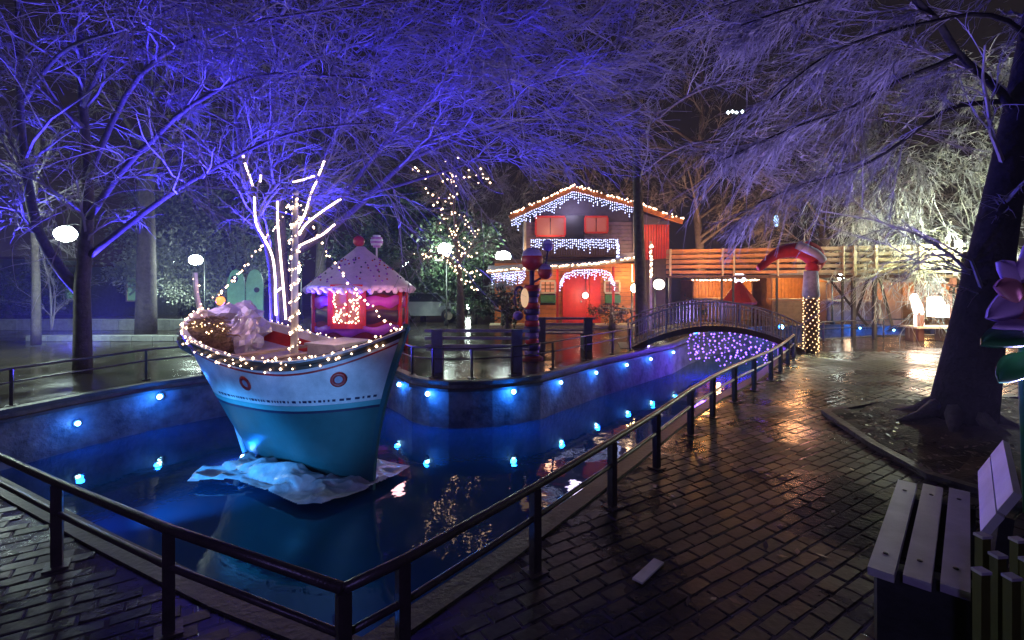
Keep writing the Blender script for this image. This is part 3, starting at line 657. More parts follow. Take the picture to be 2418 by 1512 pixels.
# ------------------------------------------------------------------ blue pool lights
def pool_light(px, py, Y, label, pw=16, vis=True, nrm=(0, -1, 0), r=.035, pcol=(.008, .17, 1)):
    pw *= 1.35
    p = at(px, py, Y); nv = Vector(nrm).normalized()
    t = thing('pool_light', p, label, 'pool light', 'blue lights set in the pool wall')
    m = MB(); m.tube([p + nv * -.05, p], r * 1.7, 10); part('housing', m, M_dark, t)
    m = MB(); m.ball(p + nv * .02, r, 8, 6); part('lens', m, E_blue, t, True)
    lamp('POINT', p + nv * .16, pcol, pw, .05, t)
    return t
def wallY(px):    # distance of the island wall along a direction
    k = (px - 1209) / F; best = None
    for a, b in zip(island, island[1:]):
        den = (b[0] - a[0]) - k * (b[1] - a[1])
        if abs(den) < 1e-6: continue
        s = (k * a[1] - a[0]) / den
        if -.01 <= s <= 1.01:
            y = a[1] + s * (b[1] - a[1]); best = y if best is None else min(best, y)
    return best
for px, py, lab, pw in [(943, 908, 'blue pool light just right of the boat bow', 9), (1010, 930, 'blue pool light at the left of the round island wall', 12), (1213, 925, 'blue pool light at the right of the round island wall', 16),
                        (1325, 903, 'first small light up the channel wall', 7), (1408, 880, 'second small light up the channel wall', 7), (1480, 862, 'third small light up the channel wall', 6), (1537, 848, 'fourth small light up the channel wall', 5), (1590, 832, 'fifth small light up the channel wall near the bridge', 5),
                        (377, 937, 'bright blue pool light left of the boat', 12)]:
    Y = wallY(px); pool_light(px, py, Y - .03, lab, pw * 1.3, r=.04 if px < 1300 else .03, nrm=(0 if px > 500 else .5, -1, 0))
pool_light(183, 1000, wallY(183) - .03, 'pale blue pool light on the wall at the far left', 8, nrm=(.8, -.6, 0))
pool_light(1640, 767, 17.6, 'small blue light seen through the footbridge rail', 12)
pool_light(1845, 772, 18.2, 'bright cyan light seen through the right half of the footbridge rail', 40, r=.07)
pool_light(2030, 775, 19.2, 'blue pool light right of the lit pillar', 30, r=.03)
pool_light(2110, 780, 19.4, 'faint blue pool light further right of the lit pillar', 20, r=.03)
pool_light(575, 1078, 7.35, 'cyan light at the foot of the boat stern', 14, r=.03, nrm=(-.3, -1, 0))
fx = thing('pool_light', (-1.2, 3.05, -.8), 'blue light in the water under the near corner railing', 'pool light', 'blue lights set in the pool wall')
m = MB(); m.ball((-1.2, 3.05, -.98), .04); part('lens', m, E_blue, fx)
lamp('POINT', (-1.2, 3.3, -.55), (.01, .16, 1), 5, .1, fx)
fx = thing('pool_light', (-4.6, 5.0, -.8), 'blue light under the near left railing', 'pool light', 'blue lights set in the pool wall')
m = MB(); m.ball((-4.6, 5.0, -.98), .04); part('lens', m, E_blue, fx)
lamp('POINT', (-4.5, 5.3, -.5), (.01, .16, 1), 9, .1, fx)

# ------------------------------------------------------------------ boat
BO = Vector((-3.3, 7.1, 0)); U = Vector((.89, -.456, 0)).normalized(); NN = Vector((-.456, -.89, 0)).normalized()
KZ = -.86
def sheer(u): return .84 + (.20 * (u - .8) ** 2 if u > .8 else .062 * (u - .8) ** 2)
def hb(t):
    x = 2 * t - 1; return .9 * max(0, (1 - abs(x) ** (2.4 if x > 0 else 3.6)))
def wv(v): return float(np.interp(v, [0, .08, .2, .35, .55, .75, 1], [.035, .20, .40, .56, .72, .86, 1.0]))
def hull(t, z, side, inset=0.):
    ut = -2.05 + 4.27 * t; s = sheer(ut); v = max(0, min(1, (z - KZ) / (s - KZ)))
    ub = -.85 + 2.50 * t; u = ub + (ut - ub) * (v ** (1.0 + .75 * t)); w = max(0.012, hb(t) * wv(v) - inset)
    return BO + U * u + NN * (w * side) + Vector((0, 0, z))
def bandz(t, k):
    s = sheer(-2.05 + 4.27 * t); zb = .22 + .10 * (t - .3) ** 2
    return [s, s - .085, s - .10, s - .125, s - .15, None, zb + .13, zb + .10, zb, zb - .05, zb - .075, None, KZ][k] 
boat = thing('boat', BO, 'white and teal wooden boat strung with fairy lights standing in the pool', 'boat')
M_teal = mat('teal_paint', (.025, .13, .14), .4, .2, 2, .1, 10); M_teal2 = mat('teal_light', (.12, .42, .42), .4, .1); M_navy = mat('navy_stripe', (.03, .03, .08), .4)
M_hullw = mat('hull_white', (.78, .78, .78), .36, .3, 3, .12, 9); M_gun = mat('gunwale_brown', (.09, .06, .04), .5)
NT = 40
def band(name, zf0, zf1, m, rows=1, out=0., sides=(1, -1), t0=0., t1=1., dash=None):
    mb = MB()
    for sd in sides:
        for i in range(NT):
            a, b = t0 + (t1 - t0) * i / NT, t0 + (t1 - t0) * (i + 1) / NT
            if dash and (i % 2): continue
            for r in range(rows):
                q = []
                for (tt, rr) in ((a, r), (b, r), (b, r + 1), (a, r + 1)):
                    z = zf0(tt) + (zf1(tt) - zf0(tt)) * rr / rows; q.append(hull(tt, z, sd) + NN * (sd * out))
                mb.add(q, [(0, 1, 2, 3) if sd > 0 else (3, 2, 1, 0)])
    return part(name, mb, m, boat, True)
sh = lambda t: sheer(-2.05 + 4.27 * t); zb = lambda t: .20 + .22 * max(0, t - .35) ** 2 + .1 * max(0, .35 - t)
band('hull_bottom', lambda t: KZ, lambda t: zb(t), M_teal, 10)
band('topside', lambda t: zb(t), lambda t: sh(t) - .08, M_hullw, 6)
band('rubbing_strake', lambda t: sh(t) - .10, lambda t: sh(t) + .01, M_gun, 1, .03)
band('red_stripe', lambda t: sh(t) - .165, lambda t: sh(t) - .14, M_red, 1, .004)
band('white_stripe', lambda t: sh(t) - .135, lambda t: sh(t) - .115, M_white, 1, .006)
band('teal_stripe', lambda t: zb(t) - .015, lambda t: zb(t) + .055, M_teal2, 1, .004)
band('waterline_stripe', lambda t: zb(t) - .05, lambda t: zb(t) - .02, M_navy, 1, .006)
m = MB()      # row of small dark marks
q = random.Random(5); i = 0; t_ = .30
while t_ < .97:
    w_ = q.choice((.006, .010, .014)); h0 = zb(t_) + .095
    vs = [hull(a, z, 1) + NN * .006 for a, z in ((t_, h0), (t_ + w_, h0), (t_ + w_, h0 + .03), (t_, h0 + .03))]; m.add(vs, [(0, 1, 2, 3)]); t_ += w_ + q.choice((.006, .008, .012))
part('painted_marks', m, M_navy, boat)
# stem and stern posts
m = MB(); 
for tt, off_ in ((1., .03),):
    pts = [hull(1., KZ + (sheer(2.22) + .06 - KZ) * k / 10, 1) + U * .02 for k in range(11)]
    for a, b in zip(pts, pts[1:]): m.beam(a, b + (b - a) * .03, .05, .07, U)
part('stem_post', m, M_teal, boat)
m = MB(); pts = [hull(0., KZ + (sheer(-2.05) - KZ) * k / 8, 1) - U * .02 for k in range(9)] + [hull(0, sheer(-2.05), 1) + U * -.12 + Vector((0, 0, .3)), hull(0, sheer(-2.05), 1) + U * -.16 + Vector((0, 0, .62))]
for a, b in zip(pts, pts[1:]): m.beam(a, b + (b - a) * .03, .05, .06, U)
part('stern_post', m, M_hullw, boat)
# inner bulwark, deck, cap rail
DK = .30
def inner(name, z0, z1, m_, sides):
    mb = MB()
    for sd in sides:
        for i in range(NT):
            a, b = i / NT, (i + 1) / NT
            q = [hull(tt, sh(tt) - d, sd, .045) for tt, d in ((a, z0), (b, z0), (b, z1), (a, z1))]; mb.add(q, [(3, 2, 1, 0) if sd > 0 else (0, 1, 2, 3)])
    return part(name, mb, m_, boat, True)
inner('bulwark', .10, DK, M_red, (1, -1)); inner('bulwark_trim', -.005, .10, M_hullw, (1, -1))
mb = MB()
for i in range(NT):
    a, b = i / NT, (i + 1) / NT; mb.add([hull(a, sh(a) - DK, 1, .045), hull(b, sh(b) - DK, 1, .045), hull(b, sh(b) - DK, -1, .045), hull(a, sh(a) - DK, -1, .045)], [(0, 1, 2, 3)])
part('deck', mb, mat('deck_paint', (.62, .58, .60), .45, .15, 5), boat)
mb = MB()
for sd in (1, -1):
    P0 = [hull(i / NT, sh(i / NT) + .012, sd, .02) for i in range(NT + 1)]
    for a, b in zip(P0, P0[1:]): mb.beam(a, b, .09, .028)
part('cap_rail', mb, M_hullw, boat)
# foredeck and stern deck raised panels
mb = MB()
for i in range(int(NT * .70), NT):
    a, b = i / NT, (i + 1) / NT; mb.add([hull(a, sh(a) - .04, 1, .05), hull(b, sh(b) - .04, 1, .05), hull(b, sh(b) - .04, -1, .05), hull(a, sh(a) - .04, -1, .05)], [(0, 1, 2, 3)])
part('foredeck', mb, mat('foredeck_paint', (.68, .62, .66), .45, .1), boat)
def bp(u, n_, z): return BO + U * u + NN * n_ + Vector((0, 0, z))
rz_b = math.atan2(U.y, U.x)
mb = MB(); c = bp(1.05, -.02, .83); mb.box(c, (.5, .62, .34), rz_b); mb.box(c + Vector((0, 0, .185)), (.56, .68, .03), rz_b); part('hatch_box', mb, M_hullw, boat)
mb = MB()
for a, b in (((.35, .45), (.35, -.5)), ((-.35, .6), (-.35, -.6)), ((.75, .5), (.75, -.5))): mb.beam(bp(*a, .80), bp(*b, .80), .17, .035)
part('thwart', mb, mat('thwart_wood', (.50, .36, .28), .5), boat)
for k, (n_, col) in enumerate(((.42, 0), (.15, 0))):
    mb = MB(); mb.lathe(bp(.62, n_, .60), [(.0, 0), (.09, 0), (.10, .1), (.08, .22), (0, .22)], 12); part('crate_pot', mb, M_woodp, boat, True)
# mast
MU = .18
mast0 = bp(MU, 0, .5); mtop = at(668, 462, mast0.y + .0); mtop = Vector((mast0.x + .02, mast0.y, mtop.z))
mb = MB(); mb.tube([mast0, mtop], [.055, .038], 10); part('mast', mb, M_hullw, boat, True)
mb = MB(); mb.ball(mtop + Vector((0, 0, .04)), .05, 10, 8); part('mast_cap', mb, M_white, boat, True)
# portholes found on the hull surface
def find(px, py):
    best = None
    for i in range(101):
        for j in range(60):
            tt = i / 100; z = -.1 + j * .02
            if z > sh(tt): continue
            p = hull(tt, z, 1); e = (1209 + F * p.x / p.y - px) ** 2 + (655 - F * (p.z - H) / p.y - py) ** 2
            if best is None or e < best[0]: best = (e, tt, z, p)
    return best
for px, py in ((580, 905), (803, 898)):
    _, tt, z, p = find(px, py); e1 = (hull(min(1, tt + .02), z, 1) - hull(max(0, tt - .02), z, 1)).normalized(); e2 = (hull(tt, z + .03, 1) - hull(tt, z - .03, 1)).normalized(); nn = e1.cross(e2).normalized()
    if nn.dot(NN) < 0: nn = -nn
    mb = MB(); k = 22; R0, R1 = .075, .026; vs = []; fs = []
    for i in range(k):
        a = 2 * math.pi * i / k
        for j in range(8):
            b = 2 * math.pi * j / 8; vs.append(p + nn * (.012 + R1 * .5 * math.sin(b)) + (e1 * math.cos(a) + e2 * math.sin(a)) * (R0 + R1 * math.cos(b)))
    for i in range(k):
        for j in range(8): fs.append((i * 8 + j, ((i + 1) % k) * 8 + j, ((i + 1) % k) * 8 + (j + 1) % 8, i * 8 + (j + 1) % 8))
    mb.add(vs, fs); ring = part('porthole', mb, M_red, boat, True)
    mb = MB(); mb.add([p + nn * .012 + (e1 * math.cos(2 * math.pi * i / k) + e2 * math.sin(2 * math.pi * i / k)) * .055 for i in range(k)], [tuple(range(k))]); part('pane', mb, mat('porthole_glass', (.5, .5, .62), .1), ring)
# cargo on the stern
def lump(name, c, r, m_, label, cat, seed, amp=.25, sc=(1, 1, .6), rings=14):
    q = random.Random(seed); mb = MB(); mb.ball((0, 0, 0), r, 22, rings, sc); vs = []
    from mathutils import noise
    for v in mb.v:
        V_ = Vector(v); k = 1 + amp * (noise.noise(V_ * 7 / r * .35 + Vector((seed, 0, 0))) + .6 * noise.noise(V_ * 16 / r * .35 + Vector((0, seed, 0)))); vs.append(tuple(V_ * k))
    mb.v = vs; o = part(name, mb, m_, None, False); o.location = c; tag(o, label, cat); return o
M_foil = mat('foil', (.62, .60, .78), .22, .2, 6, .7, 14, metal=.35); M_net = mat('net', (.34, .24, .16), .7, .6, 22, 1., 60)
lump('foil_bundle', bp(-1.35, -.15, 1.10), .42, M_foil, 'crumpled silver foil bundle on the stern of the boat', 'foil bundle', 4, .35, (1.1, .9, .85))
lump('foil_bundle', bp(-.85, .1, .98), .3, M_foil, 'smaller silver foil bundle beside the mast end of the net pile', 'foil bundle', 9, .4, (.8, .9, 1.1))
# net pile from tangled cords
mb = MB(); q = random.Random(8)
for i in range(150):
    a = q.uniform(0, 6.28); r0_ = q.uniform(0, .4); x0, y0 = math.cos(a) * r0_ * 1.3, math.sin(a) * r0_ * .8; z0 = .26 * (1 - (r0_ / .4) ** 2) + q.uniform(-.03, .05); P0 = []
    d = q.uniform(0, 6.28)
    for k in range(6):
        P0.append(bp(-1.15 + x0, .42 + y0 * .6, 1.0 + z0)); d += q.uniform(-.9, .9); x0 += .06 * math.cos(d); y0 += .06 * math.sin(d); z0 += q.uniform(-.02, .015)
    mb.tube(P0, .009, 4)
o = part('fishing_net', mb, M_net); tag(o, 'brown tangled fishing net heaped on the stern of the boat', 'fishing net')
o = lump('net_core', bp(-1.15, .40, .96), .34, M_net, 'brown canvas under the tangled fishing net on the stern', 'canvas', 6, .2, (1.3, .75, .7))
o.name = 'canvas_heap'
nl = thing('fairy_lights', bp(-1.15, .4, 1.15), 'loose heap of fairy lights over the fishing net on the boat stern', 'fairy lights')
for k in range(75): a = rnd.uniform(0, 6.28); r_ = rnd.uniform(.05, .42); share('bulb', B_gold if k % 2 else B_warm, nl, bp(-1.15 + math.cos(a) * r_ * 1.2, .42 + math.sin(a) * r_ * .7, 1.24 - .9 * r_ * r_ + rnd.uniform(-.02, .04)), sc=rnd.uniform(.4, .9))
# orange lantern
lc = bp(-1.62, -.05, 1.52); ln = thing('lantern', lc, 'small glowing orange lantern on the boat stern', 'lantern')
mb = MB(); mb.ball(lc, .07, 10, 8, (1, 1, 1.1)); part('globe', mb, emi('lantern_glow', (1, .28, .06), 2.2), ln, True)
mb = MB(); mb.lathe(lc + Vector((0, 0, .07)), [(.05, 0), (.05, .02), (.015, .05)], 10); part('cap', mb, M_dark, ln)
lamp('POINT', lc + Vector((0, -.12, .1)), (1, .4, .15), 2.0, .05, ln)
# boat string lights
gun_n = [hull(i / 40, sh(i / 40) + .04, 1, -.01) for i in range(41)]; gun_f = [hull(i / 40, sh(i / 40) + .04, -1, 0) for i in range(41)]
low_n = [hull(.10 + .9 * i / 40, sh(.1 + .9 * i / 40) - .055, 1, -.05) for i in range(41)]
string_lights(gun_n, 'warm fairy lights laid along the near gunwale of the boat', .055, jit=.02)
string_lights(low_n[6:], 'warm fairy lights on the dark strake under the near gunwale', .10, jit=.022)
string_lights(gun_f, 'warm fairy lights along the far gunwale of the boat', .1)
sp_top = pts[-1] + Vector((0, 0, .02))
string_lights([pts[-4], pts[-3], pts[-2], sp_top], 'fairy lights climbing the stern post of the boat', .06, jit=.03)
def sag(a, b, s, k=16): return [a.lerp(b, i / k) + Vector((0, 0, -s * 4 * (i / k) * (1 - i / k))) for i in range(k + 1)]
s_at = bp(-1.75, 0, 1.55)
string_lights(sag(mtop, s_at, .12), 'fairy light stay from the mast top down to the boat stern', .05, jit=.018)
string_lights(sag(mtop, bp(2.15, 0, 1.24), .25, 24), 'fairy light stay from the mast top down to the boat bow', .09, jit=.014)
spi = [mast0.lerp(mtop, k / 90) + Vector((math.cos(k * .8) * .065, math.sin(k * .8) * .065, 0)) for k in range(91)]
string_lights(spi, 'fairy lights spiralled round the boat mast', .042)
lamp('POINT', bp(-.2, .3, 1.6), (1, .55, .6), 9, .35, boat); lamp('POINT', bp(1.2, .2, 1.4), (1, .55, .55), 6, .3, boat); lamp('POINT', bp(-1.4, .4, 1.85), (.85, .6, .9), 10, .3, boat)

# crumpled plastic sheet the boat stands on
def sheet():
    out_px = [(440, 1152), (470, 1122), (560, 1118), (590, 1080), (640, 1085), (720, 1070), (860, 1090), (970, 1115), (930, 1140), (870, 1170), (760, 1208), (700, 1208), (640, 1180), (560, 1150)]
    def w(px, py): Y = F * (H - WZ) / (py - 655); return Vector(((px - 1209) / F * Y, Y))
    poly = [w(*p) for p in out_px]; from mathutils import noise
    xs = [p.x for p in poly]; ys = [p.y for p in poly]; nx, ny = 230, 150; mb = MB(); idx = {}
    P2 = [(p.x, p.y) for p in poly]
    def edge(x, y):
        d = 9
        for a, b in zip(poly, poly[1:] + poly[:1]):
            e = b - a; t = max(0, min(1, (Vector((x, y)) - a).dot(e) / e.length_squared)); d = min(d, (a + e * t - Vector((x, y))).length)
        return d
    for i in range(nx):
        for j in range(ny):
            x = min(xs) + (max(xs) - min(xs)) * i / (nx - 1); y = min(ys) + (max(ys) - min(ys)) * j / (ny - 1)
            if inpoly(x, y, P2):
                v = Vector((x * 2.1, y * 2.6, 0)); ridge = 1 - abs(noise.noise(v)) * 2; r2 = 1 - abs(noise.noise(v * 2.7 + Vector((5, 3, 0)))) * 2
                d = edge(x, y); z = WZ + .015 + max(0, .045 + .075 * ridge ** 3 * (1 if ridge > 0 else 1) + .02 * r2) * min(1, d / .1 + .25) + .05 * math.exp(-(d / .06) ** 2) ; 
                dx = Vector((x, y, 0)) - (BO + U * .25 + NN * .42); a_ = abs(dx.dot(U)) / .80; b_ = abs(dx.dot(NN)) / .20
                z += .11 * max(0, 1 - max(a_, b_) ** 3) ** .5 * (.9 + .2 * ridge) if max(a_, b_) < 1 else 0
                idx[i, j] = len(mb.v); mb.v.append((x, y, z))
    for (i, j), a in idx.items():
        if (i + 1, j) in idx and (i, j + 1) in idx and (i + 1, j + 1) in idx: mb.f.append((a, idx[i + 1, j], idx[i + 1, j + 1], idx[i, j + 1])); mb.m.append(0)
    return mb
o = part('plastic_sheet', sheet(), mat('sheet_plastic', (.72, .76, .8), .3, .5, 3.5, .5, 16, col2=(.30, .33, .36)), None, True); tag(o, 'crumpled pale plastic sheet round the foot of the boat', 'plastic sheet')

# ------------------------------------------------------------------ candy hut
hc = Vector(((852 - 1209) / F * 13, 13.0, 0)); R_h = 1.2
hut = thing('candy_hut', hc, 'round red and purple candy hut with sprinkled icing roof', 'hut')
M_dred = mat('dark_red', (.20, .018, .02), .5); M_mag = mat('magenta_icing', (.55, .06, .50), .45, .2, 4); M_ice = mat('roof_icing', (.80, .62, .80), .45, .15, 8, .25, 14); M_cho = mat('choc', (.05, .015, .03), .45)
mb = MB(); mb.lathe(hc, [(R_h, 0), (R_h, 1.68)], 40); part('wall', mb, M_dred, hut, True)
def wavy(z0, z1, m_, amp, fq, ph, r_, name='icing_band'):
    mb = MB(); K = 96; vs = []
    for i in range(K):
        a = 2 * math.pi * i / K; dz0 = amp * math.sin(fq * a + ph); dz1 = amp * .6 * math.sin(fq * a * 1. + ph + 1.2)
        for r0_, z in ((R_h + .003, z0 + dz0), (R_h + r_, z0 + dz0 + .015), (R_h + r_, z1 + dz1 - .015), (R_h + .003, z1 + dz1)): vs.append(hc + Vector((math.cos(a) * r0_, math.sin(a) * r0_, z)))
    fs = [(i * 4 + j, ((i + 1) % K) * 4 + j, ((i + 1) % K) * 4 + j + 1, i * 4 + j + 1) for i in range(K) for j in range(3)]
    mb.add(vs, fs); part(name, mb, m_, hut, True)
wavy(1.16, 1.42, M_mag, .05, 12, 0, .035); wavy(.50, .70, mat('purple_icing', (.34, .06, .52), .45), .06, 10, 1, .035); wavy(.78, 1.08, M_cho, .04, 9, 2, .02); wavy(1.46, 1.68, M_cho, .025, 14, 1, .025)
zr0, zr1 = 1.60, 2.72
prof = [(1.36, zr0 - .03), (1.42, zr0 + .02), (1.3, zr0 + .12), (.9, zr0 + .46), (.5, zr0 + .78), (.2, zr0 + 1.02), (.1, zr1)]
mb = MB(); mb.lathe(hc, prof, 44)
mb.v = [(hc.x + (v[0] - hc.x) * (1 + .012 * math.sin(22 * math.atan2(v[1] - hc.y, v[0] - hc.x))), hc.y + (v[1] - hc.y) * (1 + .012 * math.sin(22 * math.atan2(v[1] - hc.y, v[0] - hc.x))), v[2]) for v in mb.v]
roof = part('roof', mb, M_ice, hut, True)
# hanging scallops of the eave
mb = MB()
for i in range(40):
    a = 2 * math.pi * i / 40; mb.ball(hc + Vector((math.cos(a) * 1.37, math.sin(a) * 1.37, zr0 - .02)), .075, 7, 5, (1, 1, .9 + .5 * (i % 3 == 0)))
part('eave_icing', mb, M_ice, hut, True)
q = random.Random(2)
for i in range(90):
    a = q.uniform(math.pi * .95, math.pi * 2.05); s = q.uniform(.05, .75); z = zr0 + .12 + s * .9; r0_ = float(np.interp(z - zr0, [.12, .46, .78, 1.02], [1.3, .9, .5, .2])) + .01
    p = hc + Vector((math.cos(a) * r0_, math.sin(a) * r0_, z)); mb = MB(); mb.ball(p, .026, 6, 4)
    part('sprinkle', mb, q.choice([MATS['purple_icing'], M_red, M_navy]), roof)
mb = MB(); mb.ball(hc + Vector((-.05, 0, 2.86)), .15, 16, 12); part('cherry', mb, M_red, hut, True)
# lollipop on the roof
lp = Vector(((887 - 1209) / F * 13, 13, 0)); mb = MB(); mb.tube([(lp.x, 13.1, 2.2), (lp.x, 13.1, 2.75)], .025, 8); ls = part('lollipop_stick', mb, M_white, hut)
M_lil = mat('lilac_candy', (.55, .25, .55), .35)
for k in range(6):
    mb = MB(); z = 2.70 + k * .055; rr_ = math.sqrt(max(0, .17 ** 2 - (z + .027 - 2.865) ** 2)); mb.lathe((lp.x, 13.1, z), [(rr_ * .96, 0), (rr_, .01), (rr_, .045), (rr_ * .96, .055)], 18); part('lollipop_stripe', mb, M_white if k % 2 else M_lil, hut, True)
# window with lit frame
def hw(px, py, out=.0):
    # point on the hut front at picture direction
    x = (px - 1209) / F; a = x * x + 1; b = -2 * (x * hc.x + hc.y); c_ = hc.x ** 2 + hc.y ** 2 - (R_h + out) ** 2; Y = (-b - math.sqrt(max(0, b * b - 4 * a * c_))) / (2 * a); return at(px, py, Y)
win = MB(); fr = [hw(783, 680, .03), hw(860, 680, .03), hw(860, 768, .03), hw(783, 768, .03)]
cn = sum(fr, Vector()) / 4; no_ = (Vector((cn.x - hc.x, cn.y - hc.y, 0))).normalized()
tx_ = Vector((-no_.y, no_.x, 0)); w2 = .38; h2 = .47; zc = cn.z
def wp(a, b, d=0.): return Vector((hc.x, hc.y, 0)) + no_ * (R_h + .05 + d) + tx_ * a + Vector((0, 0, zc + b))
for a, b in ((wp(-w2, -h2), wp(-w2, h2)), (wp(w2, -h2), wp(w2, h2)), (wp(-w2, h2), wp(w2, h2)), (wp(-w2, -h2), wp(w2, -h2))): win.beam(a, b, .13, .1, no_)
wf = part('window_frame', win, mat('bright_red', (.65, .03, .02), .4), hut)
mb = MB(); mb.plate([wp(-w2, -h2, -.02), wp(w2, -h2, -.02), wp(w2, h2, -.02), wp(-w2, h2, -.02)], .02, no_); part('pane', mb, emi('hut_window', (1, .12, .05), .35), wf)
for a, b in (((0, -h2), (0, h2)), ((-w2, 0), (w2, 0))):
    mb = MB(); mb.beam(wp(*a, .01), wp(*b, .01), .03, .03, no_); part('muntin', mb, M_red, wf)
loop = [wp(-.27, -.36, .06), wp(.27, -.36, .06), wp(.27, .36, .06), wp(-.27, .36, .06), wp(-.27, -.36, .06), wp(.0, .1, .06), wp(.22, .2, .06), wp(.1, -.2, .06), wp(-.2, -.15, .06)]
string_lights(loop, 'warm fairy lights framing the candy hut window', .055, me=bulb_mesh('bulb_hut', .024, E_warm), jit=.02)
for px in (944, 968, 742):
    p = hw(min(958, px), 700, .02); 
    mb = MB(); mb.tube([Vector((p.x, p.y, 0)), Vector((p.x, p.y, 1.64))], .065, 10); part('pilaster', mb, MATS['bright_red'], hut, True)
lamp('POINT', wp(0, -.1, .9), (1, .5, .45), 12, .2, hut); lamp('POINT', wp(1.3, .1, .4), (1, .5, .55), 26, .2, hut)

# ------------------------------------------------------------------ dark benches on the island
def bench(o, u, v, L, label, slat_m, leg_m, h=.45, back=.86, nseat=3, nback=3, sw=.11, gap=.05, group=None, legt=.22, back_z=None, lean=0., bs=0., bo=1.06):
    """u along, v from front edge to the back"""
    o = Vector(o); u = Vector(u).normalized(); v = Vector(v); t = thing('bench', o, label, 'bench', group)
    vn = v.normalized(); W_ = v.length
    for k in range(nseat):
        a = o + v * ((k + .5) / nseat) + Vector((0, 0, h - .02)); mb = MB(); mb.beam(a, a + u * L, W_ / nseat - gap, .04); s_ = part('seat_slat', mb, slat_m, t)
        for f_ in (.14, .86):
            q_ = a + u * (L * f_) + Vector((0, 0, .021)); mb = MB(); mb.lathe(q_, [(.012, 0), (.012, .004), (0, .006)], 8); part('bolt', mb, M_dark, s_)
    bzs = back_z or [h + .12 + k * (back - h - .12) / max(1, nback - 1) for k in range(nback)]
    for z, hh in [(z if isinstance(z, tuple) else (z, .09)) for z in bzs]:
        a = o + v * bo + u * bs + vn * (.04 + (.10 + lean) * (z - h)) + Vector((0, 0, z)); mb = MB(); mb.beam(a, a + u * (L - bs * .85), .035, hh, vn * (.1 + lean) + Vector((0, 0, 1))); part('back_slat', mb, slat_m, t)
    for s in (.12, .88):
        p = o + u * (L * s); q_ = o + u * (L * s) + v
        mb = MB(); mb.beam(p + vn * .03 + Vector((0, 0, (h - .042) / 2)), q_ + Vector((0, 0, (h - .042) / 2)), legt * .6, h - .042); mb.beam(q_ + vn * .10 + Vector((0, 0, 0)), q_ + vn * .14 + Vector((0, 0, (back + .02) if not bs else .40)), legt, .07, vn); part('leg', mb, leg_m, t)
    return t
M_slat = mat('slat_white', (.60, .59, .64), .5, .18, 4, .1, 30); M_legd = mat('leg_concrete', (.05, .06, .05), .7, .3, 8, .4, 20); M_legb = mat('leg_painted', (.12, .13, .17), .6, .3, 8)
bench((.35, 10.3, 0), (-1, 0, 0), (0, -.45, 0), 2.1, 'pale slatted bench seen from behind on the island between boat and candy post', mat('slat_grey', (.34, .30, .31), .5, .3), M_legb, back=.84, back_z=[(.52, .06), (.68, .06), (.83, .06)])
bench((2.1, 13.2, 0), (-1, 0, 0), (.05, -.45, 0), 1.6, 'pale slatted bench at the island edge near the footbridge', MATS['slat_grey'], M_legb, back=.84, back_z=[(.52, .06), (.68, .06), (.83, .06)])
# foreground bench
fb_o = Vector((1.76, 2.44, 0)); fb_u = Vector((.69, .735, 0)); fb_v = Vector((.37, -.20, 0))
bench(fb_o, fb_u, fb_v, 1.44, 'white slatted bench in the bottom right corner', M_slat, M_legd, gap=.035, back=.80, back_z=[(.62, .13), (.745, .13)], legt=.14, lean=.42, bs=.42, bo=.86)
# yellow-green pickets behind it
pf = thing('picket_fence', (2.2, 2.1, 0), 'low yellow-green picket fence with pale tops in the bottom right corner', 'picket fence')
for (px, py, Y) in ((2305, 1268, 2.24), (2388, 1278, 2.24), (2340, 1314, 2.12), (2412, 1326, 2.12), (2300, 1352, 2.0), (2372, 1366, 2.0)):
    x, y, hz = at(px, py, Y); x += .03; mb = MB(); mb.box((x, y, hz / 2), (.042, .035, hz), .1); pk = part('picket', mb, mat('picket_green', (.09, .10, .015), .6, .3), pf)
    mb = MB(); mb.box((x, y, hz + .006), (.05, .042, .012), .1); part('picket_cap', mb, M_slat, pk)
mb = MB(); mb.beam((2.18, 2.18, .42), (2.7, 2.14, .42), .03, .06); part('cross_bar', mb, MATS['picket_green'], pf)

# pale flat board lying on the paving
mb = MB(); a, b = gr(1505, 1378), gr(1556, 1330); mb.beam(a + Vector((0, 0, .014)), b + Vector((0, 0, .014)), .07, .012); o = part('flat_board', mb, mat('board_pale', (.55, .54, .6), .5)); tag(o, 'short pale flat board lying on the wet paving', 'board')

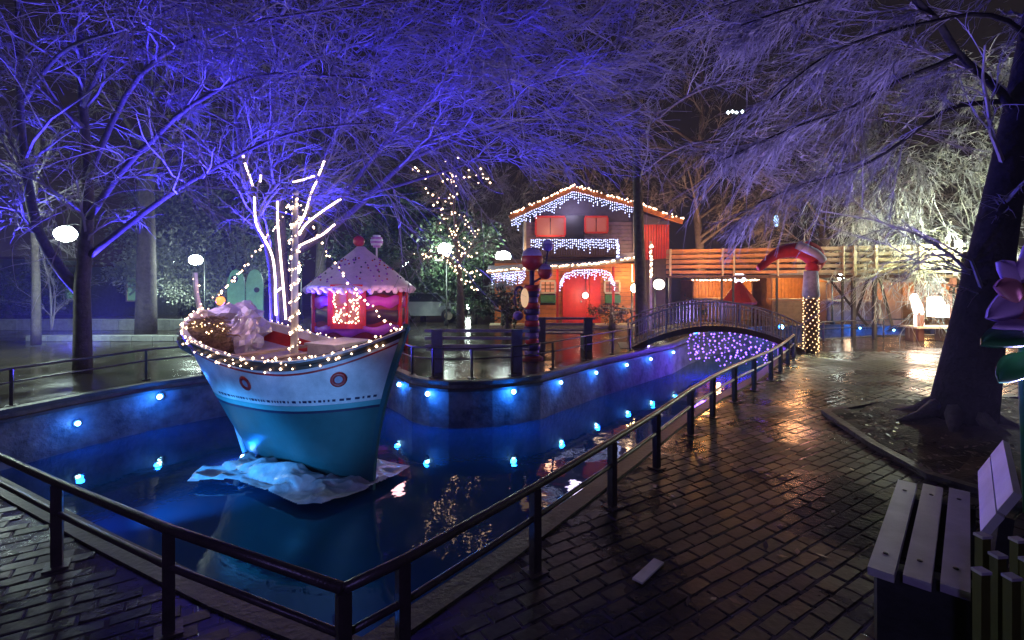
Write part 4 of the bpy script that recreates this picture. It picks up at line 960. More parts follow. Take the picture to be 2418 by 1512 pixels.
# ------------------------------------------------------------------ flower sculpture right edge
fc = at(2425, 690, 3.9)
fs_ = thing('flower_sculpture', Vector((fc.x, fc.y, 0)), 'giant purple flower sculpture with green leaves at the right edge', 'sculpture')
M_pet = mat('petal_lilac', (.45, .28, .62), .5, .25, 3); M_petd = mat('petal_pink', (.45, .16, .22), .5, .25, 3); M_lf = mat('sculpture_leaf', (.02, .16, .05), .45, .3, 3)
def petal(c, d, l, w, m_, name, up=(0, -1, .2)):
    d = Vector(d).normalized(); u_ = Vector(up).normalized(); s = d.cross(u_).normalized(); nrm = s.cross(d); mb = MB(); K = 10; vs = []
    for i in range(K + 1):
        t_ = i / K; ww = w * math.sin(math.pi * min(1, t_ * .85 + .12)) ** .8 * (1 if t_ < 1 else .15)
        for j in (-1, -.5, 0, .5, 1): vs.append(Vector(c) + d * (l * t_) + s * (ww * j) + nrm * (.10 * l * math.sin(t_ * 3) - .22 * w * (j * j) ))
    for v in list(vs): vs.append(v - nrm * .02)
    n0 = (K + 1) * 5; fs = []
    for i in range(K):
        for j in range(4):
            a_ = i * 5 + j; fs.append((a_, a_ + 1, a_ + 6, a_ + 5)); fs.append((n0 + a_, n0 + a_ + 5, n0 + a_ + 6, n0 + a_ + 1))
        for a_ in (i * 5, i * 5 + 4): fs.append((a_, a_ + 5, n0 + a_ + 5, n0 + a_))
    fs.append(tuple(range(5)) + tuple(range(n0 + 4, n0 - 1, -1))); mb.add(vs, fs); part(name, mb, m_, fs_, True)
for ang_, l, mm in ((100, .36, M_pet), (140, .33, M_pet), (172, .30, M_petd), (205, .42, M_pet), (240, .3, M_petd), (60, .36, M_pet), (20, .36, M_pet), (-20, .3, M_petd), (-60, .34, M_pet)):
    a = math.radians(ang_); petal(fc + Vector((math.cos(a) * .05, -.01 * (ang_ % 7), math.sin(a) * .05)), (math.cos(a), -.25, math.sin(a)), l, .11, mm, 'petal')
mb = MB(); mb.ball(fc + Vector((0, -.05, 0)), .1, 12, 8); part('flower_centre', mb, mat('centre_yellow', (.5, .35, .05), .5), fs_, True)
mb = MB(); mb.tube([fc + Vector((0, .02, -.1)), fc + Vector((.03, .03, -.7)), Vector((fc.x + .05, fc.y, 0))], [.045, .05, .06], 10); part('stem', mb, M_lf, fs_, True)
lf = at(2425, 800, 3.8)
petal(lf + Vector((.08, 0, .05)), (-1, -.1, -.15), .48, .12, M_lf, 'leaf', up=(0, -.6, 1)); petal(lf + Vector((.05, .02, -.12)), (-.7, -.1, -.5), .35, .1, M_lf, 'leaf', up=(0, -.6, 1)); petal(lf + Vector((.1, -.02, .10)), (-1, -.05, .02), .40, .07, M_pet, 'petal', up=(0, -.6, 1))

# ------------------------------------------------------------------ candy post on the island
cp = Vector(((1256 - 1209) / F * 11.2, 11.2, 0)); cpt = thing('candy_post', cp, 'tall striped candy post with red lollipop balls and snow caps', 'candy post')
M_vio = mat('violet_paint', (.22, .14, .42), .45); M_vd = mat('violet_dark', (.05, .03, .10), .45)
for k in range(12):
    mb = MB(); z = .1 + k * .135; r_ = .17 + .025 * math.sin(k * 1.9); mb.lathe(cp + Vector((0, 0, z)), [(r_ * .9, 0), (r_, .03), (r_, .10), (r_ * .9, .135)], 16); part('column_ring', mb, (M_vio, M_vd, M_red)[k % 3], cpt, True)
mb = MB(); mb.lathe(cp, [(.26, 0), (.26, .06), (.2, .1)], 18); part('base', mb, M_dred, cpt)
for dx, z, r_, nm in ((.0, 2.30, .25, 'large'), (.30, 2.02, .17, 'mid'), (.36, 2.62, .13, 'small')):
    c = cp + Vector((dx, -.05, z)); mb = MB(); mb.ball(c, r_, 18, 12); bl_ = part('candy_ball', mb, M_red if nm != 'small' else M_vio, cpt, True)
    mb = MB(); mb.ball(c + Vector((0, 0, r_ * .35)), r_ * .86, 18, 10, (1.08, 1.08, .9)); part('snow_cap', mb, mat('snow_cap', (.45, .38, .62), .5), bl_, True)
mb = MB(); mb.tube([cp + Vector((0, 0, 1.6)), cp + Vector((0, 0, 2.1))], .06, 8); mb.tube([cp + Vector((0, 0, 1.75)), cp + Vector((.30, -.05, 1.95))], .03, 6); mb.tube([cp + Vector((.3, -.05, 2.1)), cp + Vector((.36, -.05, 2.5))], .025, 6)
for s in (-1,): mb.tube(smoothline([cp + Vector((-.12, -.05, 1.55)), cp + Vector((-.3, -.05, 1.68)), cp + Vector((-.4, -.05, 1.5)), cp + Vector((-.36, -.05, 1.25))], 5), .035, 7)
part('bracket', mb, M_vd, cpt, True)
c = cp + Vector((-.17, -.15, 1.43)); mb = MB(); mb.ball(c, .13, 12, 10, (.7, .5, 1.7)); part('lantern', mb, emi('post_lantern', (1, .62, .35), .75), cpt, True)
mb = MB(); mb.ball(cp + Vector((-.32, -.05, 1.02)), .12, 12, 8, (1, 1, .9)); part('ornament', mb, M_vio, cpt, True)

# ------------------------------------------------------------------ wooden house
HY = 19.0
def hx(px, dy=0.): return (px - 1209) / F * (HY + dy)
def hz(py, dy=0.): return H - (py - 655) / F * (HY + dy)
house = thing('wooden_house', (2.0, HY, 0), 'two-storey wooden house edged with warm and icicle lights', 'house')
M_hred = mat('house_red', (.55, .035, .022), .5, .2, 4); M_or = mat('siding_orange', (.50, .16, .04), .55, .25, 5, .2, 20); M_gcol = mat('shutter_green', (.05, .16, .05), .5); M_gdk = mat('gable_dark', (.06, .05, .08), .6)
x0, x1 = hx(1168), hx(1512)
mb = MB(); mb.box(((x0 + x1) / 2, HY + 1.6, 1.3), (x1 - x0, 3.0, 2.6)); part('ground_floor_wall', mb, M_woodd, house)
# siding boards on the ground floor
nb = 15; zt = 2.45
openings = [(hx(1276), hx(1312), hz(716), hz(662)), (hx(1330), hx(1386), 0, hz(662)), (hx(1428), hx(1464), hz(716), hz(662))]
sid = None
for k in range(nb):
    z = (k + .5) * zt / nb; segs = [(x0, x1)]
    for a, b, c0, c1 in openings:
        if c0 < z < c1:
            ns = []
            for s0, s1 in segs:
                if b <= s0 or a >= s1: ns.append((s0, s1)); continue
                if a > s0: ns.append((s0, a))
                if b < s1: ns.append((b, s1))
            segs = ns
    for s0, s1 in segs:
        mb = MB(); mb.box(((s0 + s1) / 2, HY + .05 - .006 * (k % 2), z), (s1 - s0, .05, zt / nb - .015)); part('siding_board', mb, M_or, house)
def window(px0, py0, px1, py1, Yw, glow, fm=M_woodp, rows=2, cols=2):
    a, b = Vector((hx(px0), Yw, hz(py1))), Vector((hx(px1), Yw, hz(py0))); w_ = .07
    mb = MB()
    for p, q_ in (((a.x, a.z), (b.x, a.z)), ((a.x, b.z), (b.x, b.z))): mb.beam((p[0], Yw, p[1]), (q_[0], Yw, q_[1]), .09, w_)
    for x_ in (a.x, b.x): mb.beam((x_, Yw, a.z + w_ / 2), (x_, Yw, b.z - w_ / 2), w_, .085, (0, 1, 0))
    f_ = part('window', mb, fm, house)
    for i in range(cols):
        for j in range(rows):
            dx, dz = (b.x - a.x) / cols, (b.z - a.z) / rows; mb = MB(); mb.box((a.x + dx * (i + .5), Yw + .02, a.z + dz * (j + .5)), (dx - .04, .02, dz - .04)); part('pane', mb, glow, f_)
G_or = emi('glow_orange', (1, .14, .05), .35); G_wm = emi('glow_warm', (1, .32, .12), .6)
window(1276, 664, 1311, 692, HY, G_wm, rows=3, cols=3); window(1428, 664, 1463, 692, HY, G_or, rows=3, cols=3)
for a in (1276, 1428):
    mb = MB(); mb.box((hx(a + 18), HY - .08, hz(706)), (.58, .2, .30)); part('flower_box', mb, M_gcol, house)
# doorway: red arched door and surround
mb = MB(); mb.box((hx(1358), HY + .04, 1.0), (.9, .08, 2.0)); dr = part('door', mb, M_hred, house); mb = MB(); mb.ball((hx(1372), HY - .03, .95), .04); part('handle', mb, M_woodp, dr)
mb = MB()
for px in (1331, 1387): mb.box((hx(px), HY - .02, 1.02), (.09, .12, 2.04))
part('door_jamb', mb, M_hred, house)
mb = MB(); mb.box((hx(1405), HY - .01, 1.05), (.42, .06, 2.1)); part('red_panel', mb, M_hred, house)
# fascia of the lower roof (slightly rising to the right), lower roof slab
Pf = [Vector((hx(1150), HY - .75, hz(644))), Vector((hx(1240), HY - .75, hz(637))), Vector((hx(1400), HY - .75, hz(627))), Vector((hx(1512), HY - .75, hz(611)))]
Pf = [Vector((p.x * .965, p.y, p.z)) for p in Pf]
mb = MB()
for a, b in zip(Pf, Pf[1:]): mb.beam(a, b, .06, .13)
part('lower_fascia', mb, M_woodp, house)
mb = MB()
for a, b in zip(Pf, Pf[1:]):
    up = Vector((0, .95, .22)); vs = [a + Vector((0, .04, .07)), b + Vector((0, .04, .07)), b + up + Vector((0, 0, .05)), a + up + Vector((0, 0, .05))]; vs += [v - Vector((0, 0, .06)) for v in vs]
    mb.add(vs, [(0, 1, 2, 3), (7, 6, 5, 4), (0, 4, 5, 1), (1, 5, 6, 2), (2, 6, 7, 3), (3, 7, 4, 0)])
part('lower_roof', mb, mat('roof_grey', (.22, .2, .24), .6, .2), house)
# upper storey
ux0, ux1, ux2 = hx(1237), hx(1510), hx(1592)
mb = MB(); mb.box(((ux0 + ux1) / 2, HY + 1.7, (2.6 + 4.1) / 2), (ux1 - ux0, 2.6, 1.5)); part('upper_wall', mb, M_gdk, house)
for k in range(10):
    z = 2.68 + k * .15; mb = MB(); mb.box(((ux0 + ux1) / 2, HY + .37 - .005 * (k % 2), z), (ux1 - ux0, .04, .135)); part('upper_board', mb, mat('upper_board', (.16, .11, .14), .6, .25), house)
for k in range(12):
    x_ = ux1 + .12 + k * (ux2 - ux1 - .1) / 12; mb = MB(); mb.box((x_, HY + .5, 3.45), ((ux2 - ux1) / 12 - .035, .05, 1.55 + .22 * (1 - k / 12))); part('red_board', mb, M_hred, house)
mb = MB(); mb.box(((ux1 + ux2) / 2, HY + 1.4, 3.3), (ux2 - ux1, 1.6, 1.8)); part('side_wall', mb, M_woodd, house)
mb = MB(); mb.box(((ux1 + ux2) / 2, HY + 1.4, 1.2), ((ux2 - ux1) * .8, 1.5, 2.4)); part('side_ground_wall', mb, M_woodd, house)
peak = Vector((hx(1355) , HY - .5, hz(452) )); eL = Vector((hx(1203), HY - .5, hz(518))); eR = Vector((hx(1612), HY - .5, hz(528)))
for p in (peak, eL, eR): p.x *= (HY - .5) / HY
eM = Vector((hx(1500) * .975, HY - .5, hz(491)))
# gable infill
mb = MB(); mb.plate([(ux0, HY + .4, 4.0), (ux2, HY + .45, 4.0), (ux2 * .99, HY + .45, 4.12), (hx(1500), HY + .4, 4.55), (hx(1355), HY + .4, 5.15), (ux0, HY + .4, 4.35)], .05); part('gable_panel', mb, M_gdk, house)
for a, b in ((eL, peak), (peak, eM), (eM, eR)):
    mb = MB(); mb.beam(a, b, .08, .17); part('roof_fascia', mb, M_or, house)
    mb = MB(); d = Vector((0, 3.3, 0)); up = Vector((0, 0, .09)); vs = [a + up, b + up, b + up + d, a + up + d]; vs += [v + Vector((0, 0, .06)) for v in vs]
    mb.add(vs, [(3, 2, 1, 0), (4, 5, 6, 7), (0, 1, 5, 4), (1, 2, 6, 5), (2, 3, 7, 6), (3, 0, 4, 7)]); part('roof', mb, mat('roof_brown', (.09, .05, .04), .7), house)
window(1266, 510, 1336, 556, HY + .3, G_or, fm=M_hred, rows=1, cols=2); window(1384, 510, 1438, 548, HY + .3, G_or, fm=M_hred, rows=1, cols=2)
mb = MB(); mb.box((hx(1360), HY + .33, 3.7), (.75, .06, 1.3)); part('balcony_door', mb, M_dark, house)
# balcony
bx0, bx1 = hx(1255) * .97, hx(1460) * .97; by = HY - .35
mb = MB(); mb.box(((bx0 + bx1) / 2, HY - .02, 2.72), (bx1 - bx0, .75, .07)); part('balcony_floor', mb, M_woodd, house)
for k in range(34):
    mb = MB(); x_ = bx0 + (bx1 - bx0) * (k + .5) / 34; mb.box((x_, by, 3.02), (.075, .03, .54)); part('balcony_picket', mb, M_woodd, house)
mb = MB(); mb.beam((bx0, by, 3.33), (bx1, by, 3.33), .07, .06); part('balcony_rail', mb, M_woodd, house)
# corner columns, wall lamps
for px in (1240, 1503):
    mb = MB(); mb.box((hx(px), HY + .3, 3.5), (.1, .1, 1.7)); part('corner_post', mb, M_woodp, house)
for px in (1316, 1448, 1500):
    mb = MB(); mb.box((hx(px) * .97, HY - .6, 1.15), (.08, .08, 2.3)); part('porch_post', mb, M_hred, house)
mb = MB(); mb.box((hx(1330), HY - .5, .06), (x1 - x0, .9, .12)); part('porch_step', mb, M_woodp, house)
# lights of the house
def jitline(a, b, n_): return [a.lerp(b, i / n_) for i in range(n_ + 1)]
e1 = lambda p: p + Vector((0, -.07, .13))
B_h = bulb_mesh('bulb_house', .036, E_warm); B_ic = bulb_mesh('bulb_icicle', .024, E_cool, 1.5)
string_lights([e1(eL), e1(peak), e1(eM), e1(eR)], 'warm string of bulbs along the upper roof edge of the house', .085, me=B_h, jit=.02)
string_lights([p + Vector((0, -.07, .05)) for p in Pf], 'warm string of bulbs along the lower roof edge of the house', .075, me=B_h, jit=.015)
def icicles(line, label, n_, lmin, lmax, step=.075, name='icicle_lights'):
    t = thing(name, Vector(line[0]), label, 'icicle lights', 'icicle lights on the house'); tot = polylen(line)[-1]
    for i, p in enumerate(along(line, tot / n_)):
        l = rnd.uniform(lmin, lmax) * (1 if i % 3 else 1.3); mb = MB()
        mb.tube([p, p + Vector((0, 0, -l))], .005, 3)
        mb.mi = 1; z = rnd.uniform(0, .03)
        while z < l: mb.octa(p + Vector((rnd.uniform(-.01, .01), -.02, -z)), .019, 1.4); z += step * rnd.uniform(.8, 1.7)
        part('strand', mb, [M_wire, E_cool], t)
    return t
dn = Vector((0, -.06, -.1))
icicles([eL + dn + Vector((0.1, 0, 0)), peak + dn, eM + dn], 'white icicle lights under the upper gable eaves', 60, .16, .40)
icicles([Vector((bx0, by - .06, 3.34)), Vector((bx1, by - .06, 3.34)), ], 'white icicle lights on the balcony rail', 44, .22, .42)
icicles([Vector((bx1 - .02, by - .03, 3.3)), Vector((bx1 + .1, by + .1, 3.1))], 'long icicle lights hanging at the right end of the balcony', 5, .45, .6)
arch = [Vector((hx(1322) * .965, HY - .72, hz(668))), Vector((hx(1332) * .965, HY - .72, hz(648))), Vector((hx(1360) * .965, HY - .72, hz(638))), Vector((hx(1420) * .965, HY - .72, hz(638))), Vector((hx(1440) * .965, HY - .72, hz(645))), Vector((hx(1450) * .965, HY - .72, hz(668)))]
icicles(arch, 'white icicle lights arched over the house door', 40, .14, .34)
icicles([Pf[0] + Vector((.2, 0, -.05)), Pf[1] + Vector((0, 0, -.05))], 'white icicle lights at the left end of the lower roof', 26, .2, .55)
mb = MB(); c = Vector((hx(1383) * .97, HY - .5, hz(697))); wlp = thing('wall_lamp', c, 'bright white lamp hanging in the house doorway', 'lamp'); mb.ball(c, .11, 12, 8); part('globe', mb, emi('lamp_white', (1, .92, .85), 12), wlp, True); mb = MB(); mb.tube([c + Vector((0, 0, .1)), c + Vector((0, 0, .75))], .012, 5); part('cord', mb, M_dark, wlp)
lamp('POINT', c + Vector((0, -.2, 0)), (1, .62, .42), 42, .15, wlp)
lamp('POINT', (hx(1292), HY - .8, 1.9), (1, .5, .25), 26, .15, house); lamp('POINT', (hx(1480), HY - .7, 1.9), (1, .62, .2), 70, .15, house)
lamp('POINT', (hx(1555), HY - .6, 3.6), (1, .5, .3), 40, .2, house); lamp('POINT', (hx(1355), HY - .5, 4.5), (.7, .6, .95), 60, .3, house); lamp('POINT', (hx(1300), HY - .2, 3.7), (1, .5, .3), 20, .2, house)
for px, z in ((1245, 3.0), (1490, 3.1)): lamp('POINT', (hx(px) * .98, HY - .1, z), (1, .62, .35), 9, .1, house)
mb = MB()
for k in range(30): mb.octa((hx(1492) * .97, HY - .62, 1.2 + k * .04), .03)
o = part('light_strip', mb, emi('strip_gold', (1, .7, .25), 5), house)

# ------------------------------------------------------------------ raised walkway with plank sides
wk = thing('raised_walkway', (5.4, 17, 0), 'raised wooden walkway with plank sides above the market stalls', 'walkway')
wpt = [Vector((5.45, 17.2, 0)), Vector((7.4, 16.6, 0)), Vector((9.3, 15.9, 0)), Vector((10.9, 15.2, 0)), Vector((12.3, 14.5, 0)), Vector((13.1, 14.1, 0))]
for i, (a, b) in enumerate(zip(wpt, wpt[1:])):
    for k in range(5):
        z = 2.08 + k * .185; mb = MB(); e_ = Vector((0, 0, z + rnd.uniform(-.008, .008))); mb.beam(a + e_, b + e_, .035, .105); part('plank', mb, M_wood if i < 2 else M_woodp, wk)
    d_ = Vector((-(b - a).y, (b - a).x, 0)).normalized() * 1.3
    for k in range(5):
        z = 2.08 + k * .185; mb = MB(); mb.beam(a + d_ + Vector((0, 0, z)), b + d_ + Vector((0, 0, z)), .035, .10); part('plank', mb, M_wood if i < 2 else M_woodp, wk)
    mb = MB(); vs = [a, b, b + d_, a + d_]; mb.add([v + Vector((0, 0, 1.98)) for v in vs] + [v + Vector((0, 0, 1.88)) for v in vs], [(0, 1, 2, 3), (7, 6, 5, 4), (0, 4, 5, 1), (2, 6, 7, 3), (1, 5, 6, 2), (3, 7, 4, 0)]); part('walkway_deck', mb, M_woodd, wk)
def wkp(px, dy=0.):
    k = (px - 1209) / F
    for a, b in zip(wpt, wpt[1:]):
        s = (k * a.y - a.x) / ((b.x - a.x) - k * (b.y - a.y))
        if -.01 <= s <= 1.01: return a.lerp(b, s)
for px, w_ in ((1582, .10), (1705, .07), (1732, .07), (1835, .07), (1990, .07), (2016, .12), (2066, .12), (2172, .2), (2252, .14)):
    p = wkp(px)
    if p is None: continue
    mb = MB(); mb.box((p.x, p.y + .02, .94), (w_ * .8, w_ * .8, 1.88)); part('post', mb, mat('post_dark', (.025, .018, .015), .6) if px < 2100 else mat('post_red', (.16, .06, .04), .5), wk)
    mb = MB(); mb.box((p.x, p.y - .05, 2.42), (w_ * .7, .05, .95)); part('plank_post', mb, M_woodp, wk)
for a, b in ((1960, 2050), (2080, 2110), (2052, 2015)):
    p, q_ = wkp(a), wkp(b); mb = MB(); mb.beam(p + Vector((0, .05, 1.85)), q_ + Vector((0, .05, .4)), .07, .07); part('brace', mb, MATS['post_dark'], wk)
lamp('POINT', (12.2, 13.5, 2.7), (.95, 1, .4), 260, .15, wk); lamp('POINT', (6.3, 15.6, 2.6), (1, .42, .12), 150, .2, wk); lamp('POINT', (8.6, 14.9, 2.4), (1, .45, .2), 80, .2, wk)
lp2 = at(2258, 577, 13.2); f2 = thing('floodlight', lp2, 'white floodlight on the right end of the raised walkway', 'floodlight')
mb = MB(); mb.box(lp2, (.22, .12, .18)); part('housing', mb, M_dark, f2); mb = MB(); mb.box(lp2 + Vector((0, -.07, 0)), (.18, .02, .15)); part('lens', mb, emi('flood_lens', (.85, .9, 1), 14), f2)
lamp('POINT', lp2 + Vector((.1, -.25, .15)), (.9, 1, .92), 480, .1, f2)

# market stalls under and behind the walkway
def stall(x, y, w, d, h, label, m_wall, glow=None, strip_=False, rz=0., open_=True):
    t = thing('market_stall', (x, y, 0), label, 'market stall', 'wooden market stalls under the raised walkway'); nbd = 10
    for k in range(int(w / .16)):
        mb = MB(); mb.box((x - w / 2 + .08 + k * .16, y + d, h / 2), (.145, .04, h)); part('back_board', mb, m_wall, t)
    for k in range(6):
        mb = MB(); mb.box((x, y - .02, .08 + k * .15), (w, .04, .138)); part('counter_board', mb, m_wall, t)
    for s in (-1, 1):
        mb = MB(); mb.box((x + s * w / 2, y + d / 2, h / 2), (.06, d, h)); part('side_wall', mb, m_wall, t)
    mb = MB(); mb.box((x, y + .02, .96), (w + .1, .35, .05)); part('counter_top', mb, M_woodp, t)
    mb = MB(); vs = [(x - w / 2 - .15, y - .3, h), (x + w / 2 + .15, y - .3, h), (x + w / 2 + .15, y + d + .1, h + .35), (x - w / 2 - .15, y + d + .1, h + .35)]; mb.add(vs + [(a, b, c + .06) for a, b, c in vs], [(3, 2, 1, 0), (4, 5, 6, 7), (0, 1, 5, 4), (1, 2, 6, 5), (2, 3, 7, 6), (3, 0, 4, 7)]); part('roof', mb, M_woodp, t)
    if glow: lamp('POINT', (x, y + .3, h - .35), glow[0], glow[1], .15, t)
    if strip_:
        string_lights([Vector((x - w / 2 - .15, y - .34, h + .03)), Vector((x + w / 2 + .15, y - .34, h + .03))], 'string of bulbs on the roof edge of the stall above the footbridge', .06, me=B_h, jit=.01)
    return t
stall(9.3, 21.5, 2.6, 1.5, 1.75, 'wooden stall with lit roof edge seen above the footbridge middle', M_wood, ((1, .45, .15), 110), True)
stall(12.4, 21.0, 2.4, 1.6, 2.0, 'wooden stall with orange wall left of the lit pillar', M_wood, ((1, .5, .15), 120))
stall(13.9, 19.8, 2.2, 1.4, 1.7, 'brown wooden stall just right of the lit pillar', mat('stall_brown', (.22, .13, .09), .6), ((1, .6, .35), 50))
stall(16.0, 18.6, 2.2, 1.4, 1.7, 'wooden stall with yellow lit window behind the braces', M_wood, ((1, .55, .2), 80))
stall(18.2, 17.8, 2.2, 1.2, 1.9, 'wooden stall behind the white glowing sleigh', MATS['stall_brown'], ((1, .55, .3), 90))
# ring light ornament over stall
rc = at(1745, 657, 19.2); rg = thing('ring_light', rc, 'white glowing ring ornament above the red stall figure', 'light ornament')
mb = MB(); mb.tube([rc + Vector((math.cos(a) * .2, 0, math.sin(a) * .15)) for a in [i * math.pi / 8 for i in range(17)]], .06, 6); part('ring', mb, emi('ring_glow', (.75, .78, 1), 5), rg)
mb = MB(); mb.tube([(rc.x, rc.y, 0), (rc.x, rc.y, rc.z - .2)], .03, 6); part('pole', mb, M_dark, rg)
c = at(1745, 700, 19); rf = thing('red_canopy', (c.x, c.y, 0), 'small dark red pointed canopy under the glowing ring', 'canopy'); mb = MB(); mb.lathe((c.x, c.y, 0), [(.62, .85), (.66, .95), (.25, 1.5), (.05, 1.75)], 10); part('cover', mb, M_hred, rf)
for s in (-1, 1):
    mb = MB(); mb.tube([(c.x + s * .5, c.y, 0), (c.x + s * .5, c.y, .9)], .03, 6); part('leg', mb, M_dark, rf)
# glowing sleigh
g0 = at(2215, 752, 14.6); sl = thing('light_sleigh', (g0.x, g0.y, .9), 'white glowing reindeer and sleigh light figure at the right', 'light figure')
E_sl = emi('sleigh_glow', (1, .86, .74), 14); gz = lambda px, py: at(px, py, 14.6)
mb = MB(); mb.plate([gz(2200, 748), gz(2285, 748), gz(2290, 720), (gz(2280, 700)), gz(2272, 722), gz(2225, 722), gz(2212, 700), gz(2200, 705)], .35); part('sleigh_body', mb, E_sl, sl)
mb = MB(); mb.tube(smoothline([gz(2158, 700), gz(2165, 718), gz(2172, 746)], 4), [.07, .10, .12, .12, .13, .13, .13, .12, .08], 8); mb.ball(gz(2160, 705), .12, 10, 8, (1, .8, 1.2)); part('reindeer_body', mb, E_sl, sl, True)
for px in (2160, 2178):
    mb = MB(); mb.tube([gz(px, 745), gz(px + 2, 770)], .03, 6); part('leg', mb, E_sl, sl)
mb = MB(); mb.beam(gz(2145, 772), gz(2300, 772), .6, .05); part('platform', mb, M_woodp, sl)
for px in (2150, 2220, 2295):
    mb = MB(); p = gz(px, 774); mb.box((p.x, p.y, p.z / 2), (.08, .3, p.z)); part('platform_leg', mb, M_woodd, sl)
lamp('POINT', gz(2230, 735) + Vector((0, -.5, 0)), (1, .72, .5), 150, .3, sl)
lamp('POINT', gz(2160, 760) + Vector((-.5, -.8, 0)), (1, .62, .4), 60, .3, sl)

q0 = at(1538, 660, 16.2); string_lights([q0, at(1538, 575, 16.2)], 'vertical warm string of lights on the post right of the slim tree', .05, me=B_h, jit=.02)
mb = MB(); mb.box((q0.x, q0.y + .06, 1.55), (.07, .07, 3.1)); tag(part('light_post', mb, M_woodp), 'pale wooden post carrying the vertical string of lights', 'post')
# ------------------------------------------------------------------ lit pillar with drooping santa hat
pc = gr(1915, 832); pil = thing('lit_pillar', pc, 'slim pillar wrapped in a net of fairy lights at the right bridge foot', 'pillar')
ptz = at(1915, 640, pc.y).z
mb = MB(); mb.tube([pc, pc + Vector((0, 0, ptz * .55)), pc + Vector((0, 0, ptz))], [.15, .16, .13], 14); part('core', mb, M_woodd, pil, True)
M_snow = mat('pillar_frost', (.40, .42, .52), .6, .3, 12, .5, 30)
mb = MB(); mb.lathe(pc + Vector((0, 0, ptz * .66)), [(.175, 0), (.20, .08), (.16, ptz * .34)], 14); part('frosted_top', mb, M_snow, pil, True)
for k in range(150):
    a = k * 2.4; z = (k / 150) * ptz * .72; share('bulb', B_gold, pil, pc + Vector((math.cos(a) * .175, math.sin(a) * .175, z)), sc=rnd.uniform(.7, 1.3))
lamp('POINT', pc + Vector((-.55, -.7, ptz + .0)), (1, .45, .4), 9, .2, pil)  # extra warm light added in front to brighten the hat
hat = thing('santa_hat', at(1860, 600, pc.y + .1), 'huge drooping red santa hat with white band on top of the lit pillar', 'ornament')
HP = A((1915, 640, pc.y), (1922, 620, pc.y), (1905, 600, pc.y + .05), (1880, 592, pc.y + .1), (1850, 594, pc.y + .1), (1825, 606, pc.y + .1), (1800, 628, pc.y + .1), (1790, 634, pc.y + .1))
HS = smoothline(HP, 4); nH = len(HS); mb = MB(); mb.tube(HS, [.15 + .05 * math.sin(math.pi * min(1, 1.3 * i / (nH - 1))) - .07 * (i / (nH - 1)) ** 2 for i in range(nH)], 12); part('hat_cone', mb, mat('hat_red', (.60, .02, .02), .7, .25, 5, .3, 20), hat, True)
mb = MB(); mb.tube(smoothline(A((1882, 578, pc.y - .1), (1905, 588, pc.y - .16), (1928, 600, pc.y - .16), (1942, 615, pc.y - .1)), 4), .11, 10); part('hat_band', mb, mat('hat_white', (.6, .55, .68), .8, .1, 9, .6, 30), hat, True)
mb = MB(); mb.tube(smoothline(A((1905, 578, pc.y - .05), (1930, 590, pc.y), (1940, 612, pc.y)), 4), .1, 10); mb.tube(smoothline(A((1920, 640, pc.y), (1935, 625, pc.y), (1942, 612, pc.y)), 3), .1, 10); part('hat_fold', mb, MATS['hat_red'], hat, True)

# ------------------------------------------------------------------ street lamps
M_pole = mat('lamp_pole', (.012, .014, .012), .4)
def street_lamp(px, py, Y, label, pw, r=.17, em=None, col=(.72, 1, .82), sc=(1, 1, .95), base_z=0):
    c = at(px, py, Y); t = thing('street_lamp', (c.x, c.y, 0), label, 'street lamp', 'globe street lamps in the square')
    mb = MB(); mb.lathe((c.x, c.y, 0), [(.09, 0), (.09, .12), (.04, .2), (.026, c.z + r + .05)], 10); mb.v = [(a_, b_ + .5, c_) for a_, b_, c_ in mb.v]; mb.tube([Vector((c.x, c.y + .5, c.z + r + .02)), Vector((c.x, c.y + .25, c.z + r + .08)), Vector((c.x, c.y, c.z + r * sc[2]))], .02, 6); part('pole', mb, M_pole, t, True)
    mb = MB(); mb.ball(c, r, 16, 12, sc); part('globe', mb, em or E_globe, t, True)
    mb = MB(); mb.lathe(c + Vector((0, 0, r * sc[2] * .97)), [(r * .3, 0), (r * .2, .03), (.02, .05)], 10); part('lamp_cap', mb, M_pole, t)
    lamp('POINT', c + Vector((0, -r - .12, -.05)), col, pw * .22, r, t); q_ = c + Vector((0, -.02, -r * sc[2] - .04)); lamp('SPOT', q_, col, pw * .8, r * .6, t, 158, q_ - Vector((0, 0, 1)), .5); return t
street_lamp(155, 553, 12.5, 'brightest street lamp behind the blue forked tree', 420, .22, sc=(1.1, 1, .9))
street_lamp(462, 614, 17, 'street lamp above the boat stern post', 300, .2, sc=(1.1, 1, .85))
street_lamp(413, 615, 24, 'small street lamp left of the boat stern', 60, .2)
street_lamp(700, 637, 22, 'street lamp right of the boat mast', 60, .18)
street_lamp(955, 622, 22, 'small street lamp right of the candy hut roof', 60, .2)
street_lamp(1050, 590, 18.6, 'street lamp inside the fairy-light tree', 260, .26)
street_lamp(1188, 606, 20, 'street lamp left of the wooden house', 240, .28, sc=(1.1, 1, .8))
street_lamp(1500, 681, 17.8, 'warm lamp at the right corner of the house', 40, .17, E_globew, (1, .9, .6))
street_lamp(1556, 672, 18, 'warm lamp between the house and the stalls', 50, .2, E_globew, (1, .95, .7))
street_lamp(2292, 695, 13, 'white lamp beside the leaning trunk', 60, .13)
street_lamp(1105, 725, 24, 'tiny bluish lamp behind the fairy-light tree', 8, .1)
street_lamp(-110, 560, 9.6, 'street lamp just beyond the left edge of the picture', 200, .26)
street_lamp(2700, 420, 8.2, 'street lamp beyond the right edge of the picture', 26, .2, E_globew, (1, .82, .6))
street_lamp(1985, 655, 19, 'white lamp behind the diagonal braces of the walkway', 50, .12)
